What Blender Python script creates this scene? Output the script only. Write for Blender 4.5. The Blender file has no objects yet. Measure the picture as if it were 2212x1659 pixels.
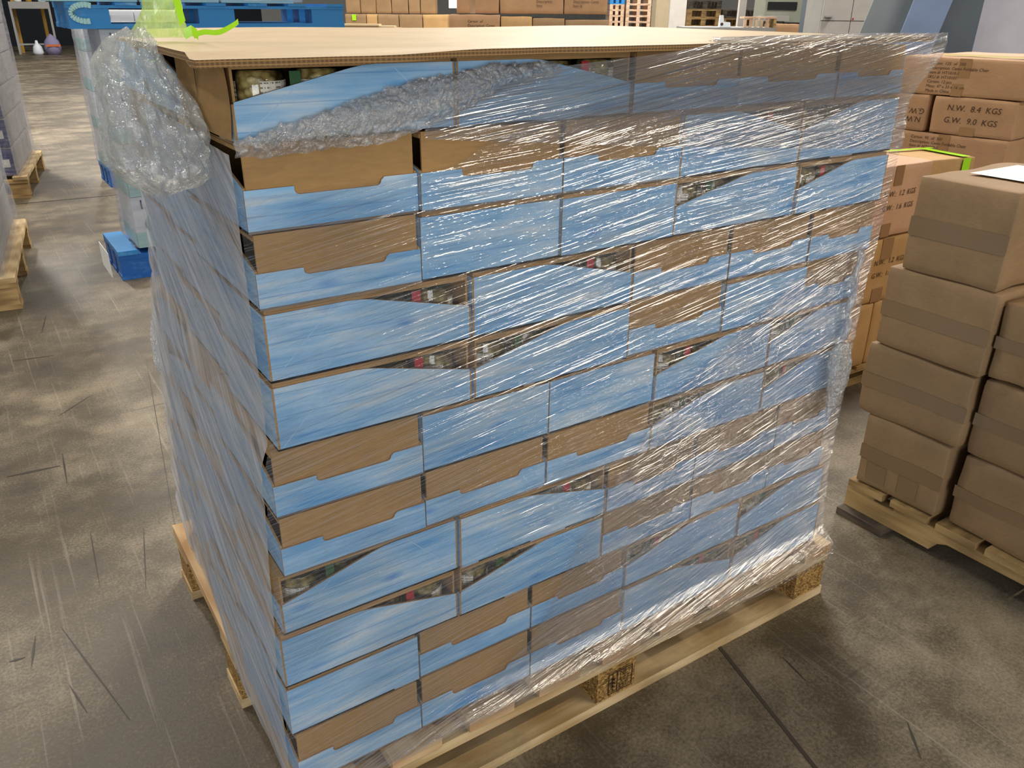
import bpy, bmesh, math, random
from mathutils import Vector, Matrix, noise as mnoise
rnd = random.Random(7)
S = bpy.context.scene
COL = S.collection
PI = math.pi

# ------------------------------------------------------------------ camera
cam_d = bpy.data.cameras.new('camera'); cam = bpy.data.objects.new('camera', cam_d); COL.objects.link(cam)
cam_d.sensor_width = 36.0; cam_d.lens = 36.0 * 1772.04 / 2212; cam_d.clip_start = 0.02; cam_d.clip_end = 200
_r = Vector((0.83702687, -0.54710378, 0.00796701)); _u = Vector((0.22293395, 0.35429678, 0.90817082))
_f = Vector((0.49968638, 0.75838727, -0.41852393))
M = Matrix((( _r.x, _u.x, -_f.x, -0.21662), (_r.y, _u.y, -_f.y, -0.91704), (_r.z, _u.z, -_f.z, 1.24), (0, 0, 0, 1)))
cam.matrix_world = M
S.camera = cam

# ------------------------------------------------------------------ light, world, exposure
W = bpy.data.worlds.new('world'); S.world = W; W.use_nodes = True
W.node_tree.nodes['Background'].inputs[0].default_value = (0.86, 0.92, 1.0, 1)
W.node_tree.nodes['Background'].inputs[1].default_value = 0.24
def lamp(name, loc, power, sx, sy, col, rot=(0, 0, 0)):
    d = bpy.data.lights.new(name, 'AREA'); d.shape = 'RECTANGLE'; d.size = sx; d.size_y = sy; d.energy = power; d.color = col
    o = bpy.data.objects.new(name, d); COL.objects.link(o); o.location = loc; o.rotation_euler = rot
    return o
WARM = (1.0, 0.86, 0.66); NEUT = (1.0, 0.94, 0.86)
lamp('bay_lamp', (-1.3, 4.4, 5.6), 170, 0.5, 1.6, WARM)
lamp('tube_lamp', (3.9, -2.8, 5.4), 150, 4.2, 0.14, WARM)
_l = lamp('film_glint_light', (7.2, -8.5, 3.9), 120, 6.5, 0.12, WARM)  # added low light that draws glints on the film; no known fitting
_l.rotation_euler = Vector((-6.4, 8.5, -3.2)).to_track_quat('-Z', 'Y').to_euler()
lamp('bay_lamp', (-3.6, 1.6, 5.4), 80, 0.5, 1.6, NEUT)  # added fill that brightens the end face and the aisle floor
lamp('bay_lamp', (2.9, 3.6, 5.8), 190, 0.5, 1.6, NEUT)
lamp('bay_lamp', (-0.6, 10.5, 5.8), 620, 0.5, 1.6, NEUT)
lamp('bay_lamp', (6.5, 8.0, 5.8), 520, 0.5, 1.6, NEUT)
lamp('bay_lamp', (3.0, 19.0, 5.8), 420, 0.5, 1.6, NEUT)
lamp('bay_lamp', (14.0, 14.0, 5.8), 800, 0.5, 1.6, NEUT)
lamp('bay_lamp', (8.5, 2.5, 5.8), 380, 0.5, 1.6, NEUT)
lamp('front_fill_light', (-3.0, -7.0, 1.35), 255, 3.6, 2.2, (0.95, 0.97, 1.0), (math.radians(92), 0, math.radians(-24)))  # added low fill for the front face; no dock opening known there
S.view_settings.view_transform = 'Standard'; S.view_settings.look = 'None'
S.view_settings.gamma = 1.0; S.view_settings.use_curve_mapping = False
S.view_settings.exposure = 0.0
S.cycles.max_bounces = 10; S.cycles.transparent_max_bounces = 24; S.cycles.diffuse_bounces = 3
S.cycles.glossy_bounces = 3; S.cycles.transmission_bounces = 4
S.cycles.use_denoising = True
S.cycles.caustics_reflective = False; S.cycles.caustics_refractive = False

# ------------------------------------------------------------------ material helpers
def lin(h):
    c = [int(h[i:i + 2], 16) / 255 for i in (0, 2, 4)]
    return tuple(x / 12.92 if x <= 0.04045 else ((x + 0.055) / 1.055) ** 2.4 for x in c) + (1,)
class NT:
    def __init__(s, name):
        s.m = bpy.data.materials.new(name); s.m.use_nodes = True; s.t = s.m.node_tree; s.t.nodes.clear()
        s.out = s.t.nodes.new('ShaderNodeOutputMaterial')
    def n(s, typ, ins=None, **kw):
        x = s.t.nodes.new('ShaderNode' + typ)
        for k, v in kw.items(): setattr(x, k, v)
        for k, v in (ins or {}).items(): s.set(x, k, v)
        return x
    def set(s, x, k, v):
        i = x.inputs[k]
        if isinstance(v, bpy.types.NodeSocket): s.t.links.new(v, i)
        elif isinstance(v, bpy.types.Node): s.t.links.new(v.outputs[0], i)
        else: i.default_value = v
    def math(s, op, a, b=0.0, clamp=False):
        return s.n('Math', {0: a, 1: b}, operation=op, use_clamp=clamp).outputs[0]
    def ramp(s, fac, stops):
        x = s.n('ValToRGB', {0: fac}); e = x.color_ramp.elements
        while len(e) < len(stops): e.new(0.5)
        for i, (p, c) in enumerate(stops):
            e[i].position = p; e[i].color = c if len(c) == 4 else tuple(c) + (1,)
        return x.outputs[0]
    def mix(s, fac, a, b, mode='MIX'):
        x = s.n('Mix', data_type='RGBA', blend_type=mode)
        s.set(x, 0, fac); s.set(x, 6, a); s.set(x, 7, b)
        return x.outputs[2]
    def noise(s, vec, scale=1.0, detail=3.0, rough=0.55):
        return s.n('TexNoise', {'Vector': vec, 'Scale': scale, 'Detail': detail, 'Roughness': rough}).outputs[0]
    def scaled(s, vec, sc, loc=(0, 0, 0), rot=(0, 0, 0)):
        return s.n('Mapping', {'Vector': vec, 'Location': loc, 'Rotation': rot, 'Scale': sc}).outputs[0]
    def uv(s): return s.n('TexCoord').outputs['UV']
    def obj(s): return s.n('TexCoord').outputs['Object']
    def rand(s): return s.n('ObjectInfo').outputs['Random']
    def uvr(s, k=37.0):
        r = s.math('MULTIPLY', s.rand(), k)
        c = s.n('CombineXYZ', {0: r, 1: s.math('MULTIPLY', r, 1.7), 2: r})
        return s.n('VectorMath', {0: s.uv(), 1: c.outputs[0]}, operation='ADD').outputs[0]
    def bump(s, h, strength=0.3, dist=0.01):
        return s.n('Bump', {'Height': h, 'Strength': strength, 'Distance': dist}).outputs[0]
    def pbr(s, col, rough=0.6, normal=None, spec=0.5, metal=0.0, **kw):
        b = s.n('BsdfPrincipled', {'Base Color': col, 'Roughness': rough, 'Metallic': metal, 'Specular IOR Level': spec})
        if normal is not None: s.set(b, 'Normal', normal)
        for k, v in kw.items(): s.set(b, k, v)
        s.t.links.new(b.outputs[0], s.out.inputs[0]); return s.m

def flat(name, h, rough=0.6, spec=0.4, metal=0.0, var=0.12, sc=9.0):
    a = NT(name); c = lin(h)
    n = a.noise(a.uvr(), sc, 4)
    col = a.mix(n, tuple(x * (1 - var) for x in c[:3]) + (1,), tuple(min(1, x * (1 + var)) for x in c[:3]) + (1,))
    return a.pbr(col, rough, None, spec, metal)

MAT = {}
def blue_print():
    a = NT('blue_woodgrain_print'); v = a.uvr(41.0)
    sep = a.n('SeparateXYZ', {0: v})
    grain = a.noise(a.scaled(v, (7, 95, 1)), 1, 5, 0.6)
    patch = a.noise(a.scaled(v, (6.5, 21, 1)), 1, 2, 0.5)
    t = a.math('ADD', a.math('MULTIPLY', grain, 0.62), a.math('MULTIPLY', patch, 0.62))
    col = a.ramp(t, [(0.40, lin('5b9fd8')), (0.53, lin('82b6e0')), (0.66, lin('a2c9e8')), (0.80, lin('cbdce8'))])
    fr = a.math('FRACT', a.math('MULTIPLY', sep.outputs[1], 31.0))
    line = a.math('LESS_THAN', fr, 0.05)
    col = a.mix(a.math('MULTIPLY', line, 0.4), col, lin('4a8cc8'))
    vo = a.n('TexVoronoi', {'Vector': a.scaled(v, (8, 22, 1)), 'Scale': 1.0})
    kn = a.math('SUBTRACT', 1.0, a.math('MULTIPLY', vo.outputs[0], 5.5), True)
    col = a.mix(a.math('MULTIPLY', kn, 0.8), col, lin('3d8ad6'))
    flute = a.n('TexWave', {'Vector': a.scaled(a.uv(), (1, 1, 1)), 'Scale': 70.0})
    return a.pbr(col, 0.42, a.bump(flute.outputs[1], 0.05, 0.001), 0.4)
MAT['blue'] = blue_print()
def card(name, h, rough=0.75, amt=0.1):
    a = NT(name); c = lin(h); v = a.uvr(23.0)
    n1 = a.noise(v, 7, 4); n2 = a.noise(a.scaled(v, (60, 260, 1)), 1, 3)
    t = a.math('ADD', a.math('MULTIPLY', n1, 0.6), a.math('MULTIPLY', n2, 0.4))
    lo = tuple(x * (1 - amt * 1.6) for x in c[:3]) + (1,); hi = tuple(min(1, x * (1 + amt * 1.6)) for x in c[:3]) + (1,)
    return a.pbr(a.ramp(t, [(0.3, lo), (0.7, hi)]), rough, a.bump(n2, 0.08, 0.002), 0.3)
MAT['tan'] = card('tan_cardboard', 'aa8656')
MAT['sheet'] = card('pale_cardboard', 'd0b994', 0.5)
MAT['kraft'] = card('kraft_carton', 'b08a66', 0.62)
MAT['kraft2'] = card('dusty_kraft_carton', '997c5a', 0.6)
MAT['kraft3'] = card('yellow_kraft_carton', 'c09a68', 0.62)
MAT['pinkkraft'] = card('pale_kraft_carton', 'cfa888', 0.6)
MAT['greycard'] = card('grey_carton_side', 'a39d99')
MAT['score'] = flat('score_line', 'a9cdea', 0.5)
MAT['darkcard'] = card('dark_brown_board', '4a3826')  # dark brown card, evenly mottled
def flute():
    a = NT('corrugated_edge'); sep = a.n('SeparateXYZ', {0: a.obj()})
    s = a.math('ADD', sep.outputs[0], sep.outputs[1])
    w = a.math('FRACT', a.math('MULTIPLY', s, 190.0))
    hole = a.math('GREATER_THAN', w, 0.42)
    z = a.math('FRACT', a.math('MULTIPLY', sep.outputs[2], 260.0))
    nx_ = a.math('ABSOLUTE', a.n('SeparateXYZ', {0: a.n('NewGeometry').outputs['Normal']}).outputs[0])
    endc = a.math('GREATER_THAN', nx_, 0.5)
    layer = a.math('GREATER_THAN', z, 0.3)
    k = a.math('MULTIPLY', layer, a.math('MAXIMUM', a.math('MULTIPLY', hole, endc), a.math('MULTIPLY', a.math('SUBTRACT', 1.0, endc), a.math('ADD', 0.45, a.math('MULTIPLY', hole, 0.3)))))
    return a.pbr(a.mix(k, lin('a5804f'), lin('4b3823')), 0.8)
MAT['flute'] = flute()
def wood(name, lo, hi, dirt=0.4, dirtcol='6d6250'):
    a = NT(name); v = a.uvr(19.0)
    g = a.noise(a.scaled(v, (3.2, 55, 1)), 1, 5, 0.6)
    rings = a.n('TexWave', {'Vector': a.scaled(v, (0.9, 14, 1)), 'Scale': 1.6, 'Distortion': 5.0, 'Detail': 2.0})
    t = a.math('ADD', a.math('MULTIPLY', g, 0.7), a.math('MULTIPLY', rings.outputs[1], 0.3))
    col = a.ramp(t, [(0.28, lin(lo)), (0.7, lin(hi))])
    st = a.ramp(a.noise(a.scaled(v, (4, 9, 1)), 1, 5, 0.65), [(0.5, (0, 0, 0, 1)), (0.68, (1, 1, 1, 1))])
    col = a.mix(a.math('MULTIPLY', st, dirt), col, lin(dirtcol))
    vo = a.n('TexVoronoi', {'Vector': a.scaled(v, (3, 11, 1)), 'Scale': 1.0})
    kn = a.math('SUBTRACT', 1.0, a.math('MULTIPLY', vo.outputs[0], 9.0), True)
    col = a.mix(kn, col, lin('5a3d20'))
    return a.pbr(col, 0.7, a.bump(g, 0.25, 0.003), 0.3)
MAT['wood'] = wood('pallet_pine', 'b39465', 'dcc295', 0.6, '77694f')
MAT['woodend'] = wood('pallet_board_end', '9a6b45', 'c79a6c', 0.2)
MAT['wooddeck'] = wood('pallet_deck_board', 'b98f62', 'd9b88a', 0.25, '7c5f46')
MAT['woodgrey'] = wood('weathered_board', '3c342c', '655a4c', 0.3, '2a241f')
MAT['woodold'] = wood('old_pallet_board', '8c6f49', 'bf9f6a', 0.5, '5c4a36')
MAT['woodpink'] = wood('pale_pallet_board', 'b8957a', 'e0c4a8', 0.2)
def chip():
    a = NT('chipboard_block'); v = a.obj()
    vo = a.n('TexVoronoi', {'Vector': a.scaled(v, (230, 230, 330)), 'Scale': 1.0})
    n = a.noise(v, 160, 3)
    t = a.math('ADD', a.math('MULTIPLY', a.n('SeparateColor', {0: vo.outputs[1]}).outputs[0], 0.6), a.math('MULTIPLY', n, 0.4))
    return a.pbr(a.ramp(t, [(0.2, lin('5d4526')), (0.5, lin('96733f')), (0.8, lin('c39c5c'))]), 0.8, a.bump(t, 0.4, 0.002), 0.3)
MAT['chip'] = chip()
def paint(name, h, scuff='9ac4e4'):
    a = NT(name); v = a.uvr(11.0)
    n = a.noise(a.scaled(v, (5, 12, 1)), 1, 5, 0.7)
    k = a.ramp(n, [(0.58, (0, 0, 0, 1)), (0.72, (1, 1, 1, 1))])
    return a.pbr(a.mix(a.math('MULTIPLY', k, 0.45), lin(h), lin(scuff)), 0.45, None, 0.4)
MAT['bluepaint'] = paint('blue_pallet_paint', '2f86c8')
MAT['bluepaint2'] = paint('deep_blue_pallet_paint', '1c5fae', '5f9cd0')
MAT['white'] = flat('white_print', 'dfe6ee', 0.5)
MAT['label'] = flat('label_paper', 'e9e8e2', 0.55, var=0.04)
MAT['ink'] = flat('black_ink', '241d16', 0.6)
MAT['inkbrown'] = flat('brown_ink', '4a3524', 0.6)
MAT['stamp'] = flat('burnt_stamp', '2a1a10', 0.8)
MAT['teal'] = flat('teal_print', '4f9a98', 0.5)
MAT['tealpale'] = flat('pale_teal_print', 'a8d6d6', 0.5)
MAT['navy'] = flat('navy_print', '1b2a6e', 0.35, 0.5)
MAT['red'] = flat('red_paper', 'b0303c', 0.5)
MAT['green'] = flat('green_paper', '2f5a34', 0.5)
MAT['tapebrown'] = flat('brown_tape', '9c7850', 0.25, 0.5, var=0.06)
MAT['tapedark'] = flat('dark_tape', '8b7152', 0.3, 0.5, var=0.06)
MAT['neon'] = flat('neon_green_tape', 'a6e61c', 0.35, 0.5, var=0.08)
MAT['steel'] = flat('galvanised_steel', 'a9abae', 0.45, 0.5, 0.6)
MAT['greymetal'] = flat('grey_painted_metal', '9c9b98', 0.5)
MAT['palegrey'] = flat('pale_grey_panel', 'b4b0ac', 0.5)
MAT['slate'] = flat('slate_grey_panel', '59646e', 0.5)
MAT['bluegrey'] = flat('blue_grey_panel', '7f94b8', 0.5)
MAT['greysheet'] = flat('grey_sheet', '8e9698', 0.5)
MAT['lilac'] = flat('pale_lilac_panel', 'c9c8d4', 0.5)
MAT['black'] = flat('black_plastic', '16161a', 0.4)
MAT['machine'] = flat('grey_green_enamel', '8a8d80', 0.45)
MAT['yellow'] = flat('yellow_painted_steel', 'b98a2c', 0.5)
MAT['concrete_post'] = flat('beige_painted_concrete', 'b3a488', 0.7)
MAT['white_post'] = flat('off_white_paint', 'd4cec8', 0.6)
MAT['purple'] = flat('mauve_fabric', '8d86a8', 0.8)
MAT['orange'] = flat('orange_print', 'c86a34', 0.6)
MAT['darkwall'] = flat('dark_navy_wall', '0f1520', 0.7)
MAT['palewall'] = flat('pale_wall_paint', '9a9892', 0.8)
def jar_mats():
    a = NT('mushroom_pieces'); v = a.scaled(a.obj(), (110, 110, 130))
    vo = a.n('TexVoronoi', {'Vector': v, 'Scale': 1.0})
    t = a.math('ADD', a.math('MULTIPLY', vo.outputs[0], 0.8), a.math('MULTIPLY', a.noise(v, 1.5, 3), 0.4))
    MAT['mushroom'] = a.pbr(a.ramp(t, [(0.2, lin('dccba0')), (0.5, lin('bda46c')), (0.85, lin('6f5a30'))]), 0.35, a.bump(t, 0.5, 0.004), 0.5)
    a = NT('jar_glass')
    tr = a.n('BsdfTransparent', {0: (0.95, 0.97, 0.9, 1)}); gl = a.n('BsdfGlossy', {0: (1, 1, 1, 1), 1: 0.06})
    fr = a.n('Fresnel', {0: 1.5}); mx = a.n('MixShader', {0: fr, 1: tr, 2: gl}); a.t.links.new(mx.outputs[0], a.out.inputs[0])
    MAT['glass'] = a.m
    a = NT('jar_lid'); MAT['lid'] = a.pbr(lin('2a332b'), 0.3, None, 0.5, 0.3)
    a = NT('jar_label_print'); sep = a.n('SeparateXYZ', {0: a.uvr(5.0)}); z = a.n('SeparateXYZ', {0: a.obj()})
    ln = a.math('GREATER_THAN', a.math('FRACT', a.math('MULTIPLY', z.outputs[2], 210.0)), 0.62)
    wd = a.math('GREATER_THAN', a.noise(a.scaled(a.obj(), (420, 420, 35)), 1, 2), 0.5)
    k = a.math('MULTIPLY', ln, wd)
    MAT['jarlabel'] = a.pbr(a.mix(a.math('MULTIPLY', k, 0.75), lin('e4e0d2'), lin('3a352c')), 0.5)
jar_mats()

def film(name, plane, angs, veil, base, rough, bump, freq=150.0, along=2.5, tint=(0.97, 0.98, 1, 1), veilcol='c9ccd4', crumple=0.0, cap=0.07, crease=0.0, bdist=0.006):
    """clear stretch film: mostly see-through, with drawn-out wrinkles that catch the lamps"""
    a = NT(name); sep = a.n('SeparateXYZ', {0: a.obj()})
    p = sep.outputs[0] if plane == 'x' else sep.outputs[1]; q = sep.outputs[2]
    hs = []
    for i, an in enumerate(angs):
        c, s_ = math.cos(math.radians(an)), math.sin(math.radians(an))
        uu = a.math('ADD', a.math('MULTIPLY', p, c * along), a.math('MULTIPLY', q, s_ * along))
        vv = a.math('ADD', a.math('MULTIPLY', p, -s_ * freq), a.math('MULTIPLY', q, c * freq))
        vec = a.n('CombineXYZ', {0: uu, 1: vv, 2: 3.7 * i})
        hs.append(a.noise(vec.outputs[0], 1.0, 3, 0.6))
    mask = a.ramp(a.noise(a.scaled(a.obj(), (2.2, 2.2, 3.2)), 1, 2), [(0.42, (0, 0, 0, 1)), (0.58, (1, 1, 1, 1))])
    h = hs[0]
    for x in hs[1:]: h = a.mix(mask, h, x)
    if crumple:
        vo = a.n('TexVoronoi', {'Vector': a.scaled(a.obj(), (crumple,) * 3), 'Scale': 1.0}, feature='DISTANCE_TO_EDGE')
        n2 = a.noise(a.obj(), crumple * 1.6, 4, 0.7)
        h = a.math('ADD', a.math('MULTIPLY', vo.outputs[0], 0.8), a.math('MULTIPLY', n2, 0.8))
    nrm = a.bump(h, bump, bdist)
    tr = a.n('BsdfTransparent', {0: tint})
    gl = a.n('BsdfGlossy', {'Color': (1, 1, 1, 1), 'Roughness': rough, 'Normal': nrm})
    fres = a.n('Fresnel', {'IOR': 1.45})
    ridge = a.ramp(h, [(0.5, (0, 0, 0, 1)), (0.75, (1, 1, 1, 1))])
    fac = a.math('ADD', a.math('MINIMUM', a.math('MULTIPLY', fres, 0.5), cap), a.math('ADD', base, a.math('MULTIPLY', ridge, base * 1.0)), True)
    if crease:      # gloss raised on tilted facets to strengthen the lamp glints
        up = a.math('ABSOLUTE', a.n('SeparateXYZ', {0: nrm}).outputs[2])
        fac = a.math('ADD', fac, a.math('MULTIPLY', a.ramp(up, [(0.30, (0, 0, 0, 1)), (0.60, (1, 1, 1, 1))]), crease), True)
    m1 = a.n('MixShader', {0: fac, 1: tr, 2: gl})
    df = a.n('BsdfDiffuse', {0: lin(veilcol), 'Normal': nrm}); tl = a.n('BsdfTranslucent', {0: lin(veilcol)})
    dm = a.n('MixShader', {0: 0.35, 1: df, 2: tl})
    streak = a.ramp(h, [(0.35, (0.2,) * 3 + (1,)), (0.7, (1, 1, 1, 1))])
    m2 = a.n('MixShader', {0: a.math('MULTIPLY', streak, veil), 1: m1, 2: dm})
    a.t.links.new(m2.outputs[0], a.out.inputs[0]); return a.m
MAT['film_front'] = film('stretch_film', 'x', (4, 13, 9), 0.07, 0.03, 0.11, 0.7, 165.0, 1.0, crease=0.33, bdist=0.0125)
MAT['film_pass'] = film('stretch_film_second_pass', 'x', (15, 19), 0.06, 0.05, 0.11, 0.8, 175.0, 1.1, crease=0.3, bdist=0.0115)
MAT['film_top'] = film('stretch_film_upper', 'x', (7, 11), 0.20, 0.06, 0.12, 0.85, 140.0, 0.9, crease=0.5, bdist=0.0145)
MAT['film_left'] = film('stretch_film_side', 'y', (22, 27), 0.80, 0.05, 0.2, 0.8, 48.0, 1.0, cap=0.3, veilcol='d0d1d6', crease=0.2, bdist=0.012)  # high veil paints in the grey haze and bright lines of grazing reflections
MAT['film_crumple'] = film('bunched_film', 'x', (5,), 0.42, 0.2, 0.15, 1.0, crumple=85.0, veilcol='e0e2e0', crease=0.3)
MAT['film_bag'] = film('crumpled_film', 'x', (5,), 0.48, 0.10, 0.12, 1.0, crumple=44.0, veilcol='e8e9e0', crease=0.2)
MAT['film_rope'] = film('twisted_film', 'x', (80,), 0.8, 0.12, 0.15, 1.0, 200.0, 40.0, veilcol='dadce0')
MAT['film_wrap'] = film('pallet_wrap', 'y', (30, 5), 0.42, 0.08, 0.2, 0.8, 40.0, 3.0, veilcol='bfc1c8')
MAT['neonwad'] = film('pale_green_film', 'x', (70,), 0.75, 0.05, 0.3, 0.8, 60.0, 20.0, (0.9, 1, 0.75, 1), 'dcefa0')

def concrete():
    a = NT('warehouse_concrete'); v = a.obj()
    big = a.noise(v, 0.9, 5, 0.62); mid = a.noise(v, 4.5, 5, 0.65); fine = a.noise(v, 150, 5, 0.75)
    t = a.math('ADD', a.math('ADD', a.math('MULTIPLY', big, 0.5), a.math('MULTIPLY', mid, 0.38)), a.math('MULTIPLY', fine, 0.36))
    col = a.ramp(t, [(0.43, lin('2a241b')), (0.60, lin('574d3c')), (0.79, lin('a0937c'))])
    scr = a.noise(a.scaled(v, (5, 130, 1), rot=(0, 0, 0.5)), 1, 3, 0.5)
    k = a.ramp(scr, [(0.66, (0, 0, 0, 1)), (0.74, (1, 1, 1, 1))])
    col = a.mix(a.math('MULTIPLY', k, 0.3), col, lin('4f483f'))
    scr2 = a.noise(a.scaled(v, (80, 1.4, 1), rot=(0, 0, 0.12)), 1, 4, 0.55)
    k2 = a.ramp(scr2, [(0.6, (0, 0, 0, 1)), (0.72, (1, 1, 1, 1))])
    col = a.mix(a.math('MULTIPLY', k2, 0.35), col, lin('a79d8c'))
    st = a.ramp(a.noise(a.scaled(v, (1.6, 2.6, 1), loc=(3, 1, 0)), 1, 6, 0.7), [(0.53, (0, 0, 0, 1)), (0.66, (1, 1, 1, 1))])
    col = a.mix(a.math('MULTIPLY', st, 0.5), col, lin('2f2a23'))
    # shallow saw-cut joints and tyre scuffs
    sep = a.n('SeparateXYZ', {0: v})
    scuff = a.noise(a.scaled(v, (2.2, 26, 1), rot=(0, 0, -0.9)), 1, 2, 0.5)
    k3 = a.ramp(scuff, [(0.7, (0, 0, 0, 1)), (0.76, (1, 1, 1, 1))])
    col = a.mix(a.math('MULTIPLY', k3, 0.5), col, lin('3d3831'))
    rough = a.math('ADD', 0.38, a.math('MULTIPLY', mid, 0.25))
    return a.pbr(col, rough, a.bump(a.math('ADD', fine, mid), 0.22, 0.004), 0.45)
MAT['floor'] = concrete()
MAT['scuff'] = flat('tyre_scuff', '3a342c', 0.6, var=0.5, sc=60)
MAT['joint'] = flat('floor_joint', '453d33', 0.7)
def emit(name, col, st):
    a = NT(name); e = a.n('Emission', {0: col, 1: st}); a.t.links.new(e.outputs[0], a.out.inputs[0]); return a.m
MAT['daylight'] = emit('daylight_opening', (0.9, 0.95, 1, 1), 9.0)

# ------------------------------------------------------------------ mesh helpers
class MB:
    def __init__(s): s.b = bmesh.new(); s.uv = s.b.loops.layers.uv.new('UVMap')
    def face(s, vs, mi=0):
        try: f = s.b.faces.new(vs)
        except ValueError: return None
        f.material_index = mi; return f
    def box(s, x0, y0, z0, x1, y1, z1, mi=0, M=None):
        dx, dy, dz = x1 - x0, y1 - y0, z1 - z0
        c = [Vector((x, y, z)) for z in (z0, z1) for y in (y0, y1) for x in (x0, x1)]
        if M is not None: c = [M @ q for q in c]
        v = [s.b.verts.new(q) for q in c]
        L = max(range(3), key=lambda i: (dx, dy, dz)[i])
        for idx, ax in (((0, 2, 3, 1), 2), ((4, 5, 7, 6), 2), ((0, 1, 5, 4), 1), ((2, 6, 7, 3), 1), ((0, 4, 6, 2), 0), ((1, 3, 7, 5), 0)):
            f = s.face([v[i] for i in idx], mi)
            oth = [i for i in range(3) if i != ax]
            ua = L if L in oth else oth[0]; va = [i for i in oth if i != ua][0]
            base = (x0, y0, z0)
            for lp, i in zip(f.loops, idx):
                q = ((i & 1) * dx + x0, ((i >> 1) & 1) * dy + y0, (i >> 2) * dz + z0)
                lp[s.uv].uv = (q[ua], q[va])
        return s
    def prism(s, pts, ax, a0, a1, mi=0, mo=None, outer=1, M=None):
        """polygon pts extruded along axis ax from a0 to a1; the face at the outer end takes material mo"""
        def P(p, a):
            q = [p[0], p[1]]; q.insert(ax, a); q = Vector(q); return M @ q if M is not None else q
        A = [s.b.verts.new(P(p, a0)) for p in pts]; B = [s.b.verts.new(P(p, a1)) for p in pts]
        fa = s.face(A[::-1], mo if (mo is not None and outer < 0) else mi)
        fb = s.face(B, mo if (mo is not None and outer > 0) else mi)
        for f, V in ((fa, pts[::-1]), (fb, pts)):
            if f:
                for lp, p in zip(f.loops, V): lp[s.uv].uv = p
        n = len(pts)
        for i in range(n):
            f = s.face([A[i], A[(i + 1) % n], B[(i + 1) % n], B[i]], mi)
            if f:
                for lp, q in zip(f.loops, ((i * .03, a0), (i * .03 + .03, a0), (i * .03 + .03, a1), (i * .03, a1))): lp[s.uv].uv = q
        return s
    def quad(s, a, b, c, d, mi=0):
        v = [s.b.verts.new(Vector(q)) for q in (a, b, c, d)]; f = s.face(v, mi)
        for lp, q in zip(f.loops, ((0, 0), (1, 0), (1, 1), (0, 1))): lp[s.uv].uv = q
        return s
    def lathe(s, prof, n=20, mi=0, c=(0, 0, 0), smooth=True):
        rings = []
        for r, z in prof:
            rings.append([s.b.verts.new((c[0] + r * math.cos(2 * PI * i / n), c[1] + r * math.sin(2 * PI * i / n), c[2] + z)) for i in range(n)])
        for k in range(len(rings) - 1):
            for i in range(n):
                f = s.face([rings[k][i], rings[k][(i + 1) % n], rings[k + 1][(i + 1) % n], rings[k + 1][i]], mi)
                if f: f.smooth = smooth
        if prof[0][0] > 1e-5: s.face(rings[0][::-1], mi)
        if prof[-1][0] > 1e-5: s.face(rings[-1], mi)
        return s
    def tube(s, pts, rad, n=8, mi=0, twist=0.0, lob=0.0):
        pts = [Vector(p) for p in pts]; rings = []
        for i, p in enumerate(pts):
            d = (pts[min(i + 1, len(pts) - 1)] - pts[max(i - 1, 0)]).normalized()
            a = Vector((0, 0, 1)) if abs(d.z) < 0.9 else Vector((1, 0, 0))
            x = d.cross(a).normalized(); y = d.cross(x)
            r = rad[i] if isinstance(rad, (list, tuple)) else rad
            ring = []
            for k in range(n):
                t = 2 * PI * k / n; rr = r * (1 + lob * math.cos(3 * t + twist * i))
                ring.append(s.b.verts.new(p + x * rr * math.cos(t) + y * rr * math.sin(t)))
            rings.append(ring)
        for k in range(len(rings) - 1):
            for i in range(n):
                f = s.face([rings[k][i], rings[k][(i + 1) % n], rings[k + 1][(i + 1) % n], rings[k + 1][i]], mi); f.smooth = True
        s.face(rings[0][::-1], mi); s.face(rings[-1], mi); return s
    def grid(s, fn, nu, nv, mi=0, smooth=True):
        V = [[s.b.verts.new(fn(i / nu, j / nv)) for i in range(nu + 1)] for j in range(nv + 1)]
        for j in range(nv):
            for i in range(nu):
                f = s.face([V[j][i], V[j][i + 1], V[j + 1][i + 1], V[j + 1][i]], mi); f.smooth = smooth
                for lp, q in zip(f.loops, ((i, j), (i + 1, j), (i + 1, j + 1), (i, j + 1))): lp[s.uv].uv = (q[0] / nu, q[1] / nv)
        return s
    def build(s, name, mats, parent=None, loc=(0, 0, 0), rz=0.0, bevel=0.0):
        bmesh.ops.recalc_face_normals(s.b, faces=s.b.faces[:])
        me = bpy.data.meshes.new(name); s.b.to_mesh(me); s.b.free()
        for m in (mats if isinstance(mats, (list, tuple)) else [mats]): me.materials.append(MAT[m])
        return put(name, me, parent, loc, rz)
def put(name, me, parent=None, loc=(0, 0, 0), rz=0.0):
    o = bpy.data.objects.new(name, me); COL.objects.link(o); o.parent = parent
    o.location = loc; o.rotation_euler = (0, 0, rz); return o
def tag(o, label, cat, group=None, kind=None):
    if label: o['label'] = label
    if cat: o['category'] = cat
    if group: o['group'] = group
    if kind: o['kind'] = kind
    return o
def thing(name, label, cat, loc=(0, 0, 0), rz=0.0, group=None):
    o = bpy.data.objects.new(name, None); COL.objects.link(o); o.location = loc; o.rotation_euler = (0, 0, rz); o.empty_display_size = 0.05
    return tag(o, label, cat, group)
def dup(root, loc, rz, label=None, group=None, scale=(1, 1, 1)):
    r = root.copy(); COL.objects.link(r); r.location = loc; r.rotation_euler = (0, 0, rz); r.scale = scale
    if label: r['label'] = label
    if group: r['group'] = group
    for ch in list(root.children):
        c = ch.copy(); COL.objects.link(c); c.parent = r
        for g in list(ch.children):
            d = g.copy(); COL.objects.link(d); d.parent = c
    return r
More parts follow.
